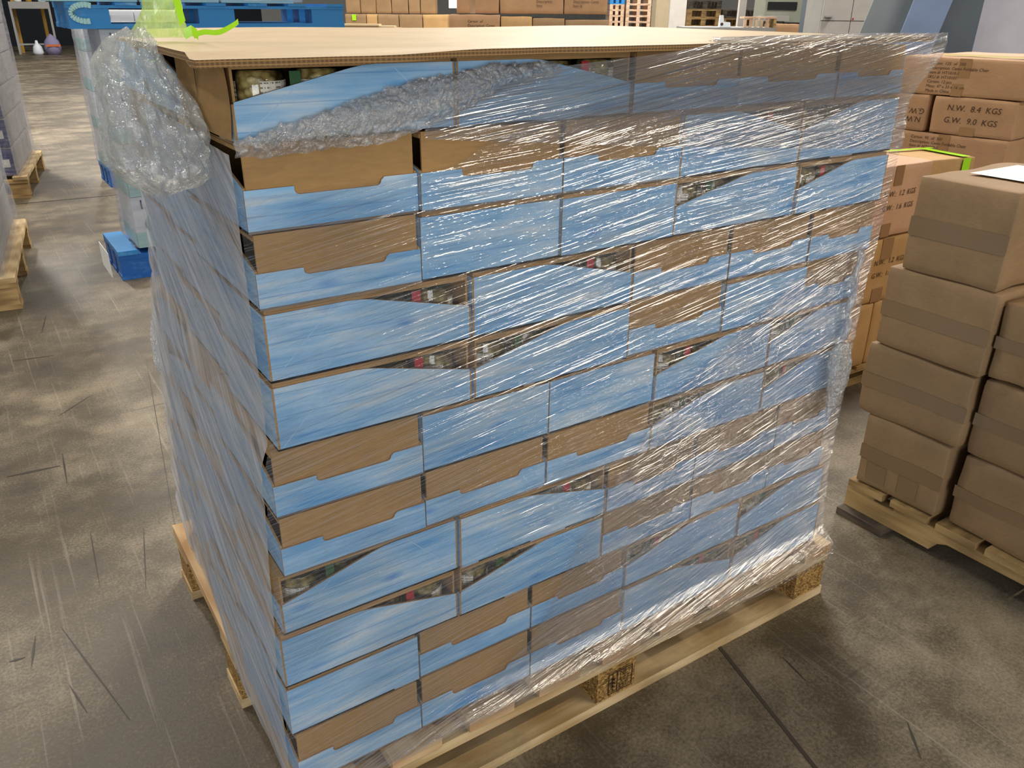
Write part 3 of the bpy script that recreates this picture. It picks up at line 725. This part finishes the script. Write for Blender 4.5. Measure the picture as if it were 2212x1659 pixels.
# ------------------------------------------------------------------ cartons
def carton_body(w, d, h, seed=0, amp=.003, n=10, rad=.006):
    m = MB(); N = lambda q: nz(q.x * 9 + seed * 3.1, q.y * 9, q.z * 9 + seed)
    def pt(q):
        q = Vector(q)
        hx, hy, hz = w / 2, d / 2, h / 2; c = Vector((0, 0, hz)); r = q - c
        inner = Vector((max(-hx + rad, min(hx - rad, r.x)), max(-hy + rad, min(hy - rad, r.y)), max(-hz + rad, min(hz - rad, r.z))))
        dv = r - inner
        if dv.length > 1e-6:
            r = inner + dv.normalized() * rad
        s = c + r; k = N(s) * amp
        nrm = dv.normalized() if dv.length > 1e-6 else Vector((0, 0, 0))
        s += nrm * k
        s.z = max(s.z, 0.0); return s
    t = [0.0, .012] + [i / n for i in range(1, n)] + [.988, 1.0]
    def side(fn):
        V = [[m.b.verts.new(pt(fn(a, b))) for a in t] for b in t]
        for j in range(len(t) - 1):
            for i in range(len(t) - 1):
                f = m.face([V[j][i], V[j][i + 1], V[j + 1][i + 1], V[j + 1][i]])
                if f:
                    f.smooth = True
                    for lp, (a, b) in zip(f.loops, ((t[i], t[j]), (t[i + 1], t[j]), (t[i + 1], t[j + 1]), (t[i], t[j + 1]))): lp[m.uv].uv = (a * w, b * h)
    side(lambda a, b: (-w / 2 + a * w, -d / 2, b * h)); side(lambda a, b: (w / 2 - a * w, d / 2, b * h))
    side(lambda a, b: (-w / 2, d / 2 - a * d, b * h)); side(lambda a, b: (w / 2, -d / 2 + a * d, b * h))
    side(lambda a, b: (-w / 2 + a * w, -d / 2 + b * d, h)); side(lambda a, b: (-w / 2 + a * w, d / 2 - b * d, 0))
    bmesh.ops.remove_doubles(m.b, verts=m.b.verts[:], dist=1e-5)
    return m
cseed = [0]
def carton(name, label, loc, rz, dims, mat='kraft', texts=(), tapes=(), cat='box', group=None, amp=.003, rad=.006, lift=.0035, tapemat='tapebrown', textmat='inkbrown'):
    cseed[0] += 1; w, d, h = dims
    t = thing(name, label, cat, loc, rz, group)
    carton_body(w, d, h, cseed[0], amp, rad=rad).build('carton_body', mat, t)
    cs = cseed[0]
    def skin(face, u, v, up_):
        p, r, up = [Vector(q) for q in FACE[face](*dims)]; q = p + r * u + up * v
        return q + r.cross(up) * (nz(q.x * 9 + cs * 3.1, q.y * 9, q.z * 9 + cs) * amp + up_)
    for face, u0, v0, u1, v1 in tapes:      # tape follows the dents of the carton
        m = MB(); m.grid(lambda a, b: skin(face, u0 + (u1 - u0) * a, v0 + (v1 - v0) * b, .0002), 14, 8); m.build('tape', tapemat, t)
    for face, u, v, size, s, *o in texts:
        fl = -1 if o and o[0] == 'flip' else 1
        lettering(s, size, (0, 0, 0), (1, 0, 0), (0, 0, 1), textmat, t, 'printed_text', .12, bend=lambda x, y: skin(face, u + x * fl, v + y * fl, .0008))
    return t
# near stack beyond the load: long faces turned to the gap
X_ = 1.58
near = [(.105, .15, -.07, .195, 'bottom'), (.302, .185, -.085, .185, 'second'), (.489, .175, -.09, .195, 'third'), (.686, .145, -.08, .215, 'top')]
WD = 0.36
nd_ = {'bottom': 'crumpled tan carton with taped bands at the pallet end, lowest of its pile', 'second': 'crumpled tan carton with a dented upper edge, directly above the lowest pile carton', 'third': 'tan carton with grey tape glare, directly under the tall pile top carton', 'top': 'tan carton with a white shipping label on its lid, topmost of the near pile'}
for z, ya, yb, h, nm in near:
    d = ya - yb
    tp = [('left', 0, h * .38, d, h * .58)] + ([('left', d * .12, h * .1, d * .36, h * .36), ('left', d * .52, h * .1, d * .75, h * .36)] if nm == 'bottom' else [])
    c = carton('kraft_carton', nd_[nm], (X_ + WD / 2, (ya + yb) / 2, z), rnd.uniform(-.01, .01), (WD, d, h), 'kraft2', (), tp, group='crumpled cartons on the near pallet', amp=.009 if nm in ('bottom', 'second') else .005, rad=.012 if nm == 'second' else .008, lift=.004, tapemat='tapedark')
    if nm == 'top':
        m = MB(); patch(m, 'top', (WD, d, h), .10, .03, .30, .17, .004); m.build('shipping_label', 'label', c)
for z, h, nm in ((.105, .19, 'lowest tan carton of the second pile, slightly bowed, on the near pallet'), (.298, .19, 'middle tan carton of the second pile with wrinkled tape across its face'), (.491, .18, 'uppermost tan carton of the second pile beside the tall near pile')):
    carton('kraft_carton', nm, (X_ + .015 + WD / 2, -.215, z), rnd.uniform(-.012, .012), (WD, .235, h), 'kraft2', (), [('left', 0, h * .40, .235, h * .56)], group='crumpled cartons on the near pallet', amp=.008, rad=.01, lift=.004, tapemat='tapedark')
carton('kraft_carton', 'tall tan carton standing behind the labelled top carton of the near pile', (2.17, .06, .105), 0, (.34, .25, .75), 'kraft3', group='crumpled cartons on the near pallet')
pn = thing('wooden_pallet', 'worn wooden pallet with notched sides under the crumpled near cartons', 'pallet', (X_, 0, 0))
prof = [(.165, .022), (.165, .085), (-.75, .085), (-.75, .022), (-.56, .022), (-.54, .05), (-.32, .05), (-.30, .03), (-.27, .022), (-.12, .022)]
prof = [(.165, .02), (.165, .083), (.09, .083), (.085, .072), (.03, .07), (.025, .083), (-.8, .083), (-.8, .02), (-.50, .02), (-.485, .052), (-.40, .058), (-.12, .056), (-.085, .04), (-.08, .02)]
for i, x in enumerate((.0, .42, .84)):
    m = MB(); m.prism(prof, 0, x, x + .038); m.build('stringer', 'woodold', pn)
for y0, y1 in ((.03, .165), (-.55, -.45), (-.8, -.7)):
    m = MB(); m.box(-.03, y0, 0, .9, y1, .02); m.build('bottom_board', 'woodgrey', pn)
for i in range(8):
    y = -.8 + i * .123; m = MB(); m.box(-.006, y, .083, .885, y + .1, .102); m.build('deck_board', 'woodold', pn)
# mid pile: plain weight-marked cartons facing us
KG = lambda u, v, s=.030: [('front', u, v + .045, s, 'N.W.:  1.2  KGS'), ('front', u, v, s, 'G.W.:  1.6  KGS')]
pm = pallet('wooden_pallet', 'yellowish wooden pallet under the cartons marked in kilograms', (2.17, .665, 0), 0, .9, .75, ('woodold', 'woodold', 'woodold'), 7, hs=(.012, .036, .012, .012))
gm = 'weight marked cartons behind the load'
carton('kraft_carton', 'pale pink-tan carton marked NW and GW, topmost of the weight marked pile', (2.37, .80, .545), 0, (.30, .27, .235), 'pinkkraft', KG(.05, .09, .026), [('front', .09, .17, .135, .235), ('front', .07, 0, .12, .045)], group=gm, tapemat='tapebrown')
carton('kraft_carton', 'tan carton with kilogram markings directly under the pink-tan carton', (2.37, .80, .312), 0, (.30, .27, .225), 'kraft3', KG(.07, .09, .026), [('front', .10, .15, .16, .225), ('front', .09, 0, .15, .05)], group=gm)
carton('kraft_carton', 'plain yellow-tan carton at the pallet corner, lowest of the weight marked pile', (2.275, .80, .076), 0, (.13, .27, .232), 'kraft3', (), (), group=gm)
carton('kraft_carton', 'yellow-tan carton with black print lines beside the lowest corner carton', (2.475, .80, .076), 0, (.26, .27, .232), 'kraft3', [('front', .05, .17 - .03 * i, .022, s) for i, s in enumerate(('Carton of', 'Description', 'Item', 'SKU', 'Meas'))], (), group=gm)
tc = carton('kraft_carton', 'tan carton with neon green tape over its lid and side', (3.00, .985, .10), -.17, (.24, .27, .62), 'kraft3', (), (), group=gm)
m = MB(); patch(m, 'top', (.24, .27, .62), -.0, .20, .24, .222, .004); m.build('neon_tape', 'neon', tc)
m = MB(); patch(m, 'front', (.24, .27, .62), .165, .53, .205, .62, .005); m.build('neon_tape', 'neon', tc)
m = MB(); patch(m, 'top', (.24, .27, .62), .165, .0, .205, .21, .0045); m.build('neon_tape', 'neon', tc)
# chair carton stack
CH = thing('_', '', ''); bpy.data.objects.remove(CH)
ROT = math.radians(8); ex = Vector((math.cos(ROT), math.sin(ROT), 0)); ey = Vector((-math.sin(ROT), math.cos(ROT), 0))
C0 = Vector((3.35, 1.38, 0))   # far end of the printed faces
def chairbox(label, off, length, z, texts, tapes=(), wid=.36, h=.152):
    c = C0 + ex * (wid / 2) - ey * (off + length / 2)
    return carton('kraft_carton', label, (c.x, c.y, z), ROT, (wid, length, h), 'kraft', texts, tapes, group='camp chair cartons', amp=.004, textmat='inkbrown')
def spec(num, top, n=7):
    L = [f'Carton  {num}  of  300', 'Description: Camo Foldable Chair', 'Item #: HT1010-1', 'SKU #: HT10101', 'Carton: 12 pcs', 'Meas: 47 x 33 x 16 cm', 'Made in China']
    return [('left', .115, top - .0185 * i, .0175, s) for i, s in enumerate(L[:n])]
tape_l = [('left', .235, .075, .285, .15), ('left', .225, 0, .27, .05)]
c125 = chairbox('tan chair carton numbered 125, topmost with a neon tape end', 0, .52, .905, spec('125', .122) + [], tape_l)
m = MB(); patch(m, 'top', (.36, .52, .152), .09, .0, .12, .40, .0045); m.build('neon_tape', 'neon', c125)
cl = chairbox('tan chair carton with upside-down weight print under carton 125', -.20, .34, .75, [('left', .335, .095, .034, 'G.W.', 'flip'), ('left', .325, .06, .034, 'N.W.', 'flip')], ())
chairbox('tan chair carton reading NW 8.4 KGS, under carton 125', .165, .34, .75, [('left', .06, .098, .034, 'N.W.  8.4  KGS'), ('left', .055, .048, .034, 'G.W.  9.0  KGS')], [('left', .13, 0, .19, .035)])
chairbox('tan chair carton numbered 95, third layer of the chair pile', -.02, .52, .595, spec('95', .125, 7), tape_l)
for k in range(3):
    chairbox(f'tan chair carton hidden low in the chair pile, {ordn(k)} above its pallet', 0, .50, .12 + .157 * k, (), ())
for z, n, nm in ((.905, 0, 'end carton of the chair pile level with carton 125, plain tan'), (.75, 1, 'end carton of the chair pile marked in kilograms, second layer'), (.595, 2, 'end carton of the chair pile with printed weights, third layer')):
    c = C0 + ex * .54 - ey * .26
    carton('kraft_carton', nm, (c.x, c.y, z), ROT, (.34, .50, .15), 'pinkkraft', [('front', .05, .09, .03, 'N.W. 8.4 KGS'), ('front', .05, .045, .03, 'G.W. 9.0 KGS')] if n else (), (), group='camp chair cartons')
pc = pallet('wooden_pallet', 'wooden pallet carrying the camp chair cartons', (C0.x - .02, C0.y - .56, 0), ROT, .8, .62, ('woodold',) * 3, 5, hs=(.02, .06, .02, .018))

# ------------------------------------------------------------------ diaper carton stacks along the aisle
RAIN = ['navy', 'bluepaint', 'green', 'yellow', 'red', 'purple']
def diaper_carton(label, loc, dims, group, full=True):
    w, d, h = dims; t = thing('diaper_carton', label, 'box', loc, 0, group)
    m = MB(); m.box(-w / 2, -d / 2, 0, w / 2, d / 2, h); m.build('carton_body', 'white', t)
    m = MB(); patch(m, 'front', dims, .0, .0, w, h * .30, .0005); patch(m, 'left', dims, 0, 0, d, h * .30, .0005); m.build('pale_band', 'tealpale', t)
    m = MB(); cx, cz, R = .14 if full else .1, h * .46, h * .26
    for i in range(18):
        a, b = 2 * PI * i / 18, 2 * PI * (i + 1) / 18
        v = [m.b.verts.new(q) for q in ((-w / 2 + cx, -d / 2 - .003, cz), (-w / 2 + cx + 1.5 * R * math.cos(a), -d / 2 - .003, cz + R * math.sin(a)), (-w / 2 + cx + 1.5 * R * math.cos(b), -d / 2 - .003, cz + R * math.sin(b)))]
        m.face(v)
    m.build('teal_roundel', 'teal', t)
    x = -w / 2 + .035
    for ch, mt in zip('Lupilu', RAIN):
        lettering(ch, .062, (x, -d / 2 - .004, h * .77), (1, 0, 0), (0, 0, 1), mt, t, 'printed_letter'); x += .017 if ch in 'il' else .036
    lettering('diapers', .05, (-w / 2 + cx - .07, -d / 2 - .005, cz - .012), (1, 0, 0), (0, 0, 1), 'label', t, 'printed_text')
    return t
def pallet_stack(px, py, w, d, base, layers, h, gname, cols=1, colw=None, inset=.1):
    z = base; lw = colw or w
    for l in range(layers):
        for c in range(cols):
            diaper_carton(f'white diaper carton with teal roundel, {ordn(l)} layer up, {ordn(c)} column, {gname}', (px + inset + lw * (c + .5), py + d / 2, z), (lw - .006, d, h - .003), 'diaper cartons on ' + gname)
        z += h
    return z
pallet('blue_pallet', 'blue pallet on the floor under the nearer diaper stack', (.31, 3.36, 0), 0, 1.2, .42, ('bluepaint2', 'bluepaint', 'bluepaint2'), 7, bw=.14)
zt = pallet_stack(.31, 3.37, .37, .34, .147, 4, .247, 'the nearer blue pallet', 3, .36)
pallet('blue_pallet', 'blue pallet on the floor under the farther diaper stack', (.655, 5.8, 0), 0, 1.2, .42, ('bluepaint2', 'bluepaint', 'bluepaint2'), 7, bw=.14)
pallet_stack(.655, 5.81, .37, .34, .147, 4, .262, 'the farther blue pallet', 2, .36, .0)
up = pallet('blue_pallet', 'bright blue pallet lying on top of the nearer diaper stack', (.295, 3.33, zt), 0, 1.255, .46, ('bluepaint', 'bluepaint', 'bluepaint'), 7, bw=.17, hs=(.02, .062, .012, .012))
m = MB(); P2 = [(-.03 + .055 * math.cos(t), .055 * math.sin(t)) for t in [math.radians(a) for a in range(60, 290, 15)]]
for a, b in zip(P2, P2[1:]): bar(m, .10 + a[0], .063 + a[1] * .6, .10 + b[0], .063 + b[1] * .6, -.0045, .011)
m.build('painted_mark', 'tealpale', up)
for i, x in enumerate((.42, .78, 1.14)):
    diaper_carton(f'diaper carton standing on the bright blue pallet, {ordn(i)} along', (x, 3.56, zt + .108), (.35, .34, .4), 'diaper cartons on the bright blue pallet')
def wrapsheet(name, label, x0, y0, x1, y1, z0, z1, bul=.03, seed=0, rz=0.0, top=False):
    """loose film skin round a stack, open at the bottom"""
    m = MB(); cx, cy = (x0 + x1) / 2, (y0 + y1) / 2; hx, hy = (x1 - x0) / 2, (y1 - y0) / 2
    def fn(u, v):
        t = u * 4; k = int(min(3, t)); f = t - k
        c = [(-hx, -hy), (hx, -hy), (hx, hy), (-hx, hy), (-hx, -hy)]
        p = Vector((c[k][0] + (c[k + 1][0] - c[k][0]) * f, c[k][1] + (c[k + 1][1] - c[k][1]) * f, 0))
        z = z0 + (z1 - z0) * v
        b = bul * (.25 + .75 * abs(nz(p.x * 5 + seed, p.y * 5, z * 2.5))) + .008 * abs(nz(p.x * 14 + seed, p.y * 14 + z * 10, z * 14))
        n = p.normalized(); return p + n * b + Vector((0, 0, z))
    m.grid(fn, 72, 40); o = m.build(name, 'film_wrap', None, (cx, cy, 0), rz); return tag(o, label, 'film')
wrapsheet('stretch_film', 'loose clear film round the nearer diaper stack', .41, 3.37, 1.50, 3.73, .15, 1.13, .03, 3)
wrapsheet('stretch_film', 'grey glossy film round the cartons on the bright blue pallet', .24, 3.38, 1.34, 3.74, zt + .112, zt + .56, .03, 9)
wrapsheet('stretch_film', 'loose clear film round the farther diaper stack', .655, 5.81, 1.38, 6.16, .15, 1.18, .03, 6)

# ------------------------------------------------------------------ navy carton pallets at the aisle's other side
def navy_stack(corner, rz, label, gname, layers, h, base):
    ca, sa = math.cos(rz), math.sin(rz); E = Vector((ca, sa, 0)); F = Vector((-sa, ca, 0)); c0 = Vector((corner[0], corner[1], 0))
    p0 = c0 - E * .8
    pallet('wooden_pallet', f'wooden pallet under {gname}', (p0.x, p0.y, 0), rz, .8, 1.2, ('woodold', 'wood', 'woodold'), 5, bw=.12)
    for l in range(layers):
        for k in range(2):
            q = c0 - E * (.06 + .19) + F * (.05 + .28 + .57 * k)
            t = carton('navy_carton', f'navy fronted carton in {gname}, {ordn(l)} layer up, {"front" if k == 0 else "rear"} place', (q.x, q.y, base + h * l), rz, (.38, .56, h - .004), 'greycard', (), (), group='cartons of ' + gname, amp=.002)
            m = MB(); patch(m, 'front', (.38, .56, h - .004), .004, .004, .376, h - .01, .002); m.build('navy_front', 'navy', t)
            m = MB(); patch(m, 'front', (.38, .56, h - .004), .305, h * .3, .352, h * .58, .004); m.build('paper_tag', 'label', t)
    cc = c0 - E * .25 + F * .62
    o = wrapsheet('stretch_film', f'clear film wound round {gname}', cc.x - .2, cc.y - .58, cc.x + .2, cc.y + .58, .15, base + h * layers, .05, len(gname), rz)
    return o
navy_stack((.13, 5.72), math.radians(-10), '', 'the farther navy stack', 7, .19, .147)
navy_stack((-.14, 3.16), math.radians(-7), '', 'the nearer navy stack', 6, .21, .147)

# ------------------------------------------------------------------ table far down the aisle
tb = thing('work_table', 'grey steel work table far down the aisle', 'table', (1.62, 25.1, 0), math.radians(-6))
W_, H_ = .92, 1.24
m = MB(); m.box(0, 0, H_ - .16, W_, .7, H_); m.build('tabletop', 'greymetal', tb)
for x in (0, W_ - .05):
    for y in (0, .65):
        m = MB(); m.box(x, y, 0, x + .05, y + .05, H_ - .16); m.build('leg', 'greymetal', tb)
m = MB(); m.box(.05, .01, .22, W_ - .05, .04, .26); m.build('cross_rail', 'greymetal', tb)
for i, x in enumerate((.12, .78)):
    m = MB(); m.box(1.62 + x, 25.9, 0, 1.70 + x, 25.98, 1.3); tag(m.build('yellow_post', 'yellow'), f'yellow steel post seen behind the work table, {("at its near leg", "at its far leg")[i]}', 'post', 'yellow posts behind the table')
m = MB(); m.lathe([(.10, 0), (.13, .06), (.10, .20), (.04, .27), (.03, .34), (0, .35)], 14); tag(m.build('white_jug', 'white', None, (2.03, 24.70, .0)), 'white plastic jug on the floor in front of the table', 'jug')
m = MB(); m.lathe([(.16, 0), (.2, .16), (.17, .32), (.08, .44), (0, .5)], 12); o = m.build('plastic_sack', 'purple', None, (2.38, 24.70, 0)); tag(o, 'lilac and white plastic sack by the table leg', 'bag')
m = MB(); m.box(-.17, -.205, .2, .17, -.2, .25); m.build('orange_band', 'orange', o)
for i, (x, r, mt) in enumerate(((.2, .09, 'label'), (.45, .07, 'yellow'), (.75, .09, 'white'))):
    m = MB(); m.lathe([(r, 0), (r, .05), (r * .6, .09), (0, .1)], 10); tag(m.build('tabletop_roll', mt, None, (1.66 + x, 25.3, H_)), ('white flattened roll on the work table', 'yellow roll in the middle of the work table', 'white roll at the far end of the work table')[i], 'roll')

# ------------------------------------------------------------------ far row of cartons, pallets and machines
VR = math.radians(-33.4)
def facing(px, py): return (px, py)
R33 = Vector((math.cos(VR), math.sin(VR), 0)); B33 = Vector((-math.sin(VR), math.cos(VR), 0))
def row_carton(label, pl, pr, z0, z1, depth, mat, group, texts=(), tapes=()):
    pl = Vector((pl[0], pl[1], 0)); pr = Vector((pr[0], pr[1], 0)); w = (pr - pl).dot(R33) - .008; rz = VR; n = B33; c = (pl + pr) / 2 + n * depth / 2
    return carton('kraft_carton', label, (c.x, c.y, z0), rz, (w, depth, z1 - z0), mat, texts, tapes, group=group, amp=.004, rad=.008)
A0, A1 = Vector((4.955, 11.43, 0)), Vector((6.055, 10.72, 0))
xs = (0, .165, .34, .51, .70, .83, 1.0)
for i in range(6):
    a, b = A0.lerp(A1, xs[i]), A0.lerp(A1, xs[i + 1])
    row_carton(f'small brown carton in the upper far row, {ordn(i)} from the blue pallet', a, b, 1.125, 1.50, .4, 'kraft2', 'small cartons of the far row')
xs2 = [(4.90, 11.36), (5.17, 11.20), (5.30, 11.10), (5.56, 10.93), (5.85, 10.74), (6.16, 10.54)]
for i in range(5):
    c = row_carton(f'brown carton in the lower far row under the small cartons, {ordn(i)} from the blue pallet', xs2[i], xs2[i + 1], .55, 1.115, .45, ('kraft2', 'kraft3', 'kraft2', 'kraft2', 'kraft3')[i], 'lower cartons of the far row')
    if i == 0:
        m = MB(); patch(m, 'front', (.3, .45, .565), .1, .48, .16, .56, .006); m.build('neon_tape', 'neon', c)
cc_ = Vector((5.55, 11.1, 0)); m = MB(); m.box(-.7, -.25, 0, .7, .3, .55); tag(m.build('carton_base', 'kraft2', None, cc_, VR), 'wide brown carton base under the far row', 'box')
m = MB(); m.box(0, 0, 0, .80, .25, .022); m.box(.1, -.02, .022, .62, .2, .04)
tag(m.build('board_pile', 'sheet', None, (3.87, 9.42, .985), VR), 'pale flat boards lying on the carton behind the stack', 'board')
m = MB(); m.box(0, 0, 0, .85, .5, .983); tag(m.build('kraft_carton', 'kraft2', None, (3.86, 9.43, 0), VR), 'brown carton holding up the pale flat boards', 'box')
B = [(3.86, 6.25), (4.19, 6.03), (4.68, 5.71), (5.015, 5.49)]
TX = [('front', .30, .23 - .03 * i, .026, s) for i, s in enumerate(('Carton of 300', 'Description', 'Item #:', 'SKU #:', 'Meas:'))]
TX2 = [('front', .06, .20 - .035 * i, .03, s) for i, s in enumerate(('Carton of 300', 'Description: Camo', 'Item #:', 'Made in China'))]
for i in range(3):
    row_carton(('large tan carton next to the daylight strip, upper middle row', 'large tan carton with five printed lines, centre of the upper middle row', 'large tan carton with printed lines beside the pallet piles')[i], B[i], B[i + 1], 1.175, 1.55, .45, 'kraft', 'large cartons of the middle row', (), [('front', .12, 0, .17, .3)] if i < 1 else [])
for i, tx in ((1, TX), (2, TX2)):
    pass
def add_lines(a, b, z, n, u0, wd):
    a = Vector(a + (0,)); b = Vector(b + (0,)); return
B2 = [(3.77, 6.24), (4.165, 5.975), (4.41, 5.82), (4.66, 5.66), (5.0, 5.44)]
T3 = {0: [('front', .17, .50 - .035 * i, .032, s) for i, s in enumerate(('Carton  of', 'Description: Camo', 'Item #: HT'))]}
for i in range(4):
    row_carton(('tan carton with dark print under the daylight strip, lower middle row', 'yellow-tan carton in the lower middle row, below the film crease', 'brown carton in the lower middle row with folded film', 'brown carton at the pallet end of the lower middle row')[i], B2[i], B2[i + 1], .60, 1.165 - (.012 * i), .45, ('kraft', 'kraft3', 'kraft2', 'kraft2')[i], 'lower cartons of the middle row', T3.get(i, ()))
for i, tx in ((1, [('front', .33, .13 - .035 * k, .03, s) for k, s in enumerate(('Carton', 'Description:', 'Item'))]), (2, [('front', .08, .13 - .035 * k, .03, s) for k, s in enumerate(('Carton of', 'Description: Camo', 'Item #'))])):
    host = [o for o in S.objects if o.get('group') == 'large cartons of the middle row'][i]
    w = (Vector(B[i + 1] + (0,)) - Vector(B[i] + (0,))).dot(R33) - .008
    for face, u, v, size, s in tx:
        p, r, u_ = [Vector(q) for q in FACE[face](w, .45, .375)]
        lettering(s, size, p + r * u + u_ * v + r.cross(u_) * .006, r, u_, 'inkbrown', host)
m = MB(); m.box(0, 0, 0, 1.5, .6, .60); tag(m.build('carton_base', 'kraft2', None, (3.75, 6.26, 0), VR), 'wide brown carton base under the middle row', 'box')
# pallet piles
def simple_pallet(label, loc, rz, w, mats, group, h=.13):
    t = thing('empty_pallet', label, 'pallet', loc, rz, group); d = .9
    for i, x in enumerate((0, w / 2 - .04, w - .08)):
        m = MB(); m.box(x, 0, .02, x + .08, d, h - .02); m.build('stringer', mats, t)
    for z0, z1 in ((0, .02), (h - .02, h)):
        for k in range(4):
            m = MB(); m.box(0, k * .27, z0, w, k * .27 + .09, z1); m.build('deck_board', mats, t)
    return t
for s_, (x, y, w, n, mt) in enumerate(((13.69, 16.04, .35, 11, 'woodpink'), (14.02, 15.82, .60, 11, 'woodpink'), (14.56, 15.47, .5, 10, 'woodpink'))):
    gl = ('narrow pale pile next to the cartons', 'middle pale pile', 'pale pile beside the concrete column')[s_]
    for k in range(n):
        if k < 4: continue
        simple_pallet(f'pale empty pallet, {ordn(k)} up in the {gl}', (x, y, .13 * k), VR, w, mt if k != n - 1 or s_ == 1 else 'bluepaint', 'pallets in the pale piles', .128)
    m = MB(); m.box(0, 0, 0, w, .9, .519); tag(m.build('pallet_base', mt, None, (x, y, 0), VR), f'closed pallet base under the {gl}', 'pallet')
cw = thing('column', 'painted concrete column with a beige and a white face behind the stack', 'column', (8.69, 8.89, 0), VR)
cw['kind'] = 'structure'
m = MB(); m.box(0, 0, 0, .19, .42, 6); m.build('beige_face', 'concrete_post', cw)
m = MB(); m.box(.19, .01, 0, .44, .42, 6); m.build('white_face', 'white_post', cw)
for s_, (x, y, w, n) in enumerate(((10.63, 10.24, .57, 10), (11.13, 9.92, .6, 9))):
    for k in range(5, n):
        simple_pallet(f'old brown pallet, {ordn(k)} up in the brown pile {("by the column", "behind the white post")[s_]}', (x, y, .135 * k), VR, w, ('woodold', 'woodgrey')[(k + s_) % 3 == 0], 'pallets in the brown piles', .133)
    m = MB(); m.box(0, 0, 0, w, .9, .674); tag(m.build('pallet_base', 'woodgrey', None, (x, y, 0), VR), f'closed pallet base under the brown pile {("by the column", "behind the white post")[s_]}', 'pallet')
bench = thing('packing_bench', 'long grey packing bench behind the cardboard sheet', 'bench', (6.74, 6.26, 0), VR)
m = MB(); m.box(0, 0, 1.0, 1.0, .5, 1.045); m.build('bench_top', 'greymetal', bench)
for x in (.02, .94):
    for y in (.02, .44):
        m = MB(); m.box(x, y, 0, x + .04, y + .04, 1.0); m.build('leg', 'steel', bench)
tg = thing('tape_dispenser', 'white tape dispenser standing on the grey packing bench', 'dispenser', (7.09, 6.09, 1.046), VR)
m = MB(); m.prism([(0, 0), (.13, 0), (.12, .05), (.05, .055), (.04, .12), (.005, .12)], 1, 0, .05); m.build('dispenser_body', 'white', tg)
m = MB(); m.tube([(.03, -.004, .03), (.03, .0, .03)], .016, 12); m.build('tape_roll', 'darkcard', tg)
m = MB(); m.box(0, 0, 0, .08, .08, 2.6); tag(m.build('white_post', 'white_post', None, (7.77, 6.45, 0), VR), 'slim white post rising behind the packing bench', 'post')
cr = thing('slatted_crate', 'small wooden crate with upright slats on the packing bench', 'crate', (7.28, 5.915, 1.046), VR)
for i in range(5):
    m = MB(); m.box(.005 + .06 * i, 0, 0, .035 + .06 * i, .015, .09); m.build('slat', 'woodpink', cr)
m = MB(); m.box(0, -.004, .09, .36, .18, .108); m.build('top_board', 'woodpink', cr)
m = MB(); m.box(.33, 0, 0, .36, .18, .09); m.build('end_board', 'woodold', cr)
mc = thing('packing_machine', 'grey-green machine with black slots behind the packing bench', 'machine', (8.30, 6.53, 0), VR)
m = MB(); m.box(0, 0, 0, .53, .5, 1.9); m.build('machine_body', 'machine', mc)
m = MB(); m.box(.03, -.012, 1.22, .38, 0, 1.31); m.build('feed_slot', 'black', mc)
m = MB(); m.box(.24, -.012, 1.045, .47, 0, 1.085); m.build('lower_slot', 'black', mc)
m = MB(); m.box(-.08, -.16, 1.10, .26, -.012, 1.16); m.build('shelf', 'greymetal', mc)
bx = row_carton('tan carton low in front of the grey-green machine', (7.95, 6.14), (8.25, 5.93), .60, 1.075, .2, 'kraft', None)
m = MB(); m.box(0, 0, 0, .34, .2, .6); tag(m.build('plinth', 'greymetal', None, (7.96, 6.16, 0), VR), 'grey plinth under the machine carton', 'plinth')
# lockers / panels on the far side
dk = thing('door_frame', 'dark metal door frame between the machine and grey doors', 'frame', (7.83, 5.53, 0), VR); m = MB(); m.box(0, 0, 0, .16, .2, 2.6); m.build('frame_post', 'slate', dk)
gd = thing('metal_cabinet', 'pale grey metal cabinet with a steel handle near the leaning sheets', 'cabinet', (7.07, 4.74, 0), VR)
m = MB(); m.box(0, .02, 0, .62, .5, 2.3); m.build('cabinet_body', 'greymetal', gd)
for i, (x0, x1) in enumerate(((.004, .285), (.292, .616))):
    m = MB(); m.box(x0, 0, .03, x1, .02, 1.13); m.build('lower_door', 'palegrey', gd)
    m = MB(); m.box(x0, 0, 1.137, x1, .02, 2.28); d_ = m.build('upper_door', 'palegrey', gd)
    if i == 0:
        m = MB(); m.box(.03, -.03, 1.165, .10, 0, 1.178); m.build('handle', 'steel', d_)
    else:
        m = MB(); m.box(.300, -.004, 1.145, .315, 0, 1.16); m.build('red_lock', 'red', d_)
def leaning(label, name, mat, p, w, h, lean, tk=.02):
    m = MB(); o = m.box(0, 0, 0, w, tk, h, M=Matrix.Rotation(lean, 4, 'Y')).build(name, mat, None, p, VR - .2); return tag(o, label, 'panel')
leaning('grey sheet leaning beside the grey cabinet', 'leaning_sheet', 'greysheet', (4.60, 2.86, 0), .26, 2.0, .25)
leaning('blue-grey sheet leaning in front of the grey one', 'leaning_sheet', 'bluegrey', (4.58, 2.52, 0), .21, 2.0, .22)
leaning('dark slate panel upright beyond the chair cartons', 'slate_panel', 'slate', (4.90, 2.24, 0), .235, 2.2, .02)
leaning('pale lilac panel upright behind the chair cartons', 'lilac_panel', 'lilac', (5.14, 2.10, 0), .70, 2.2, .0)
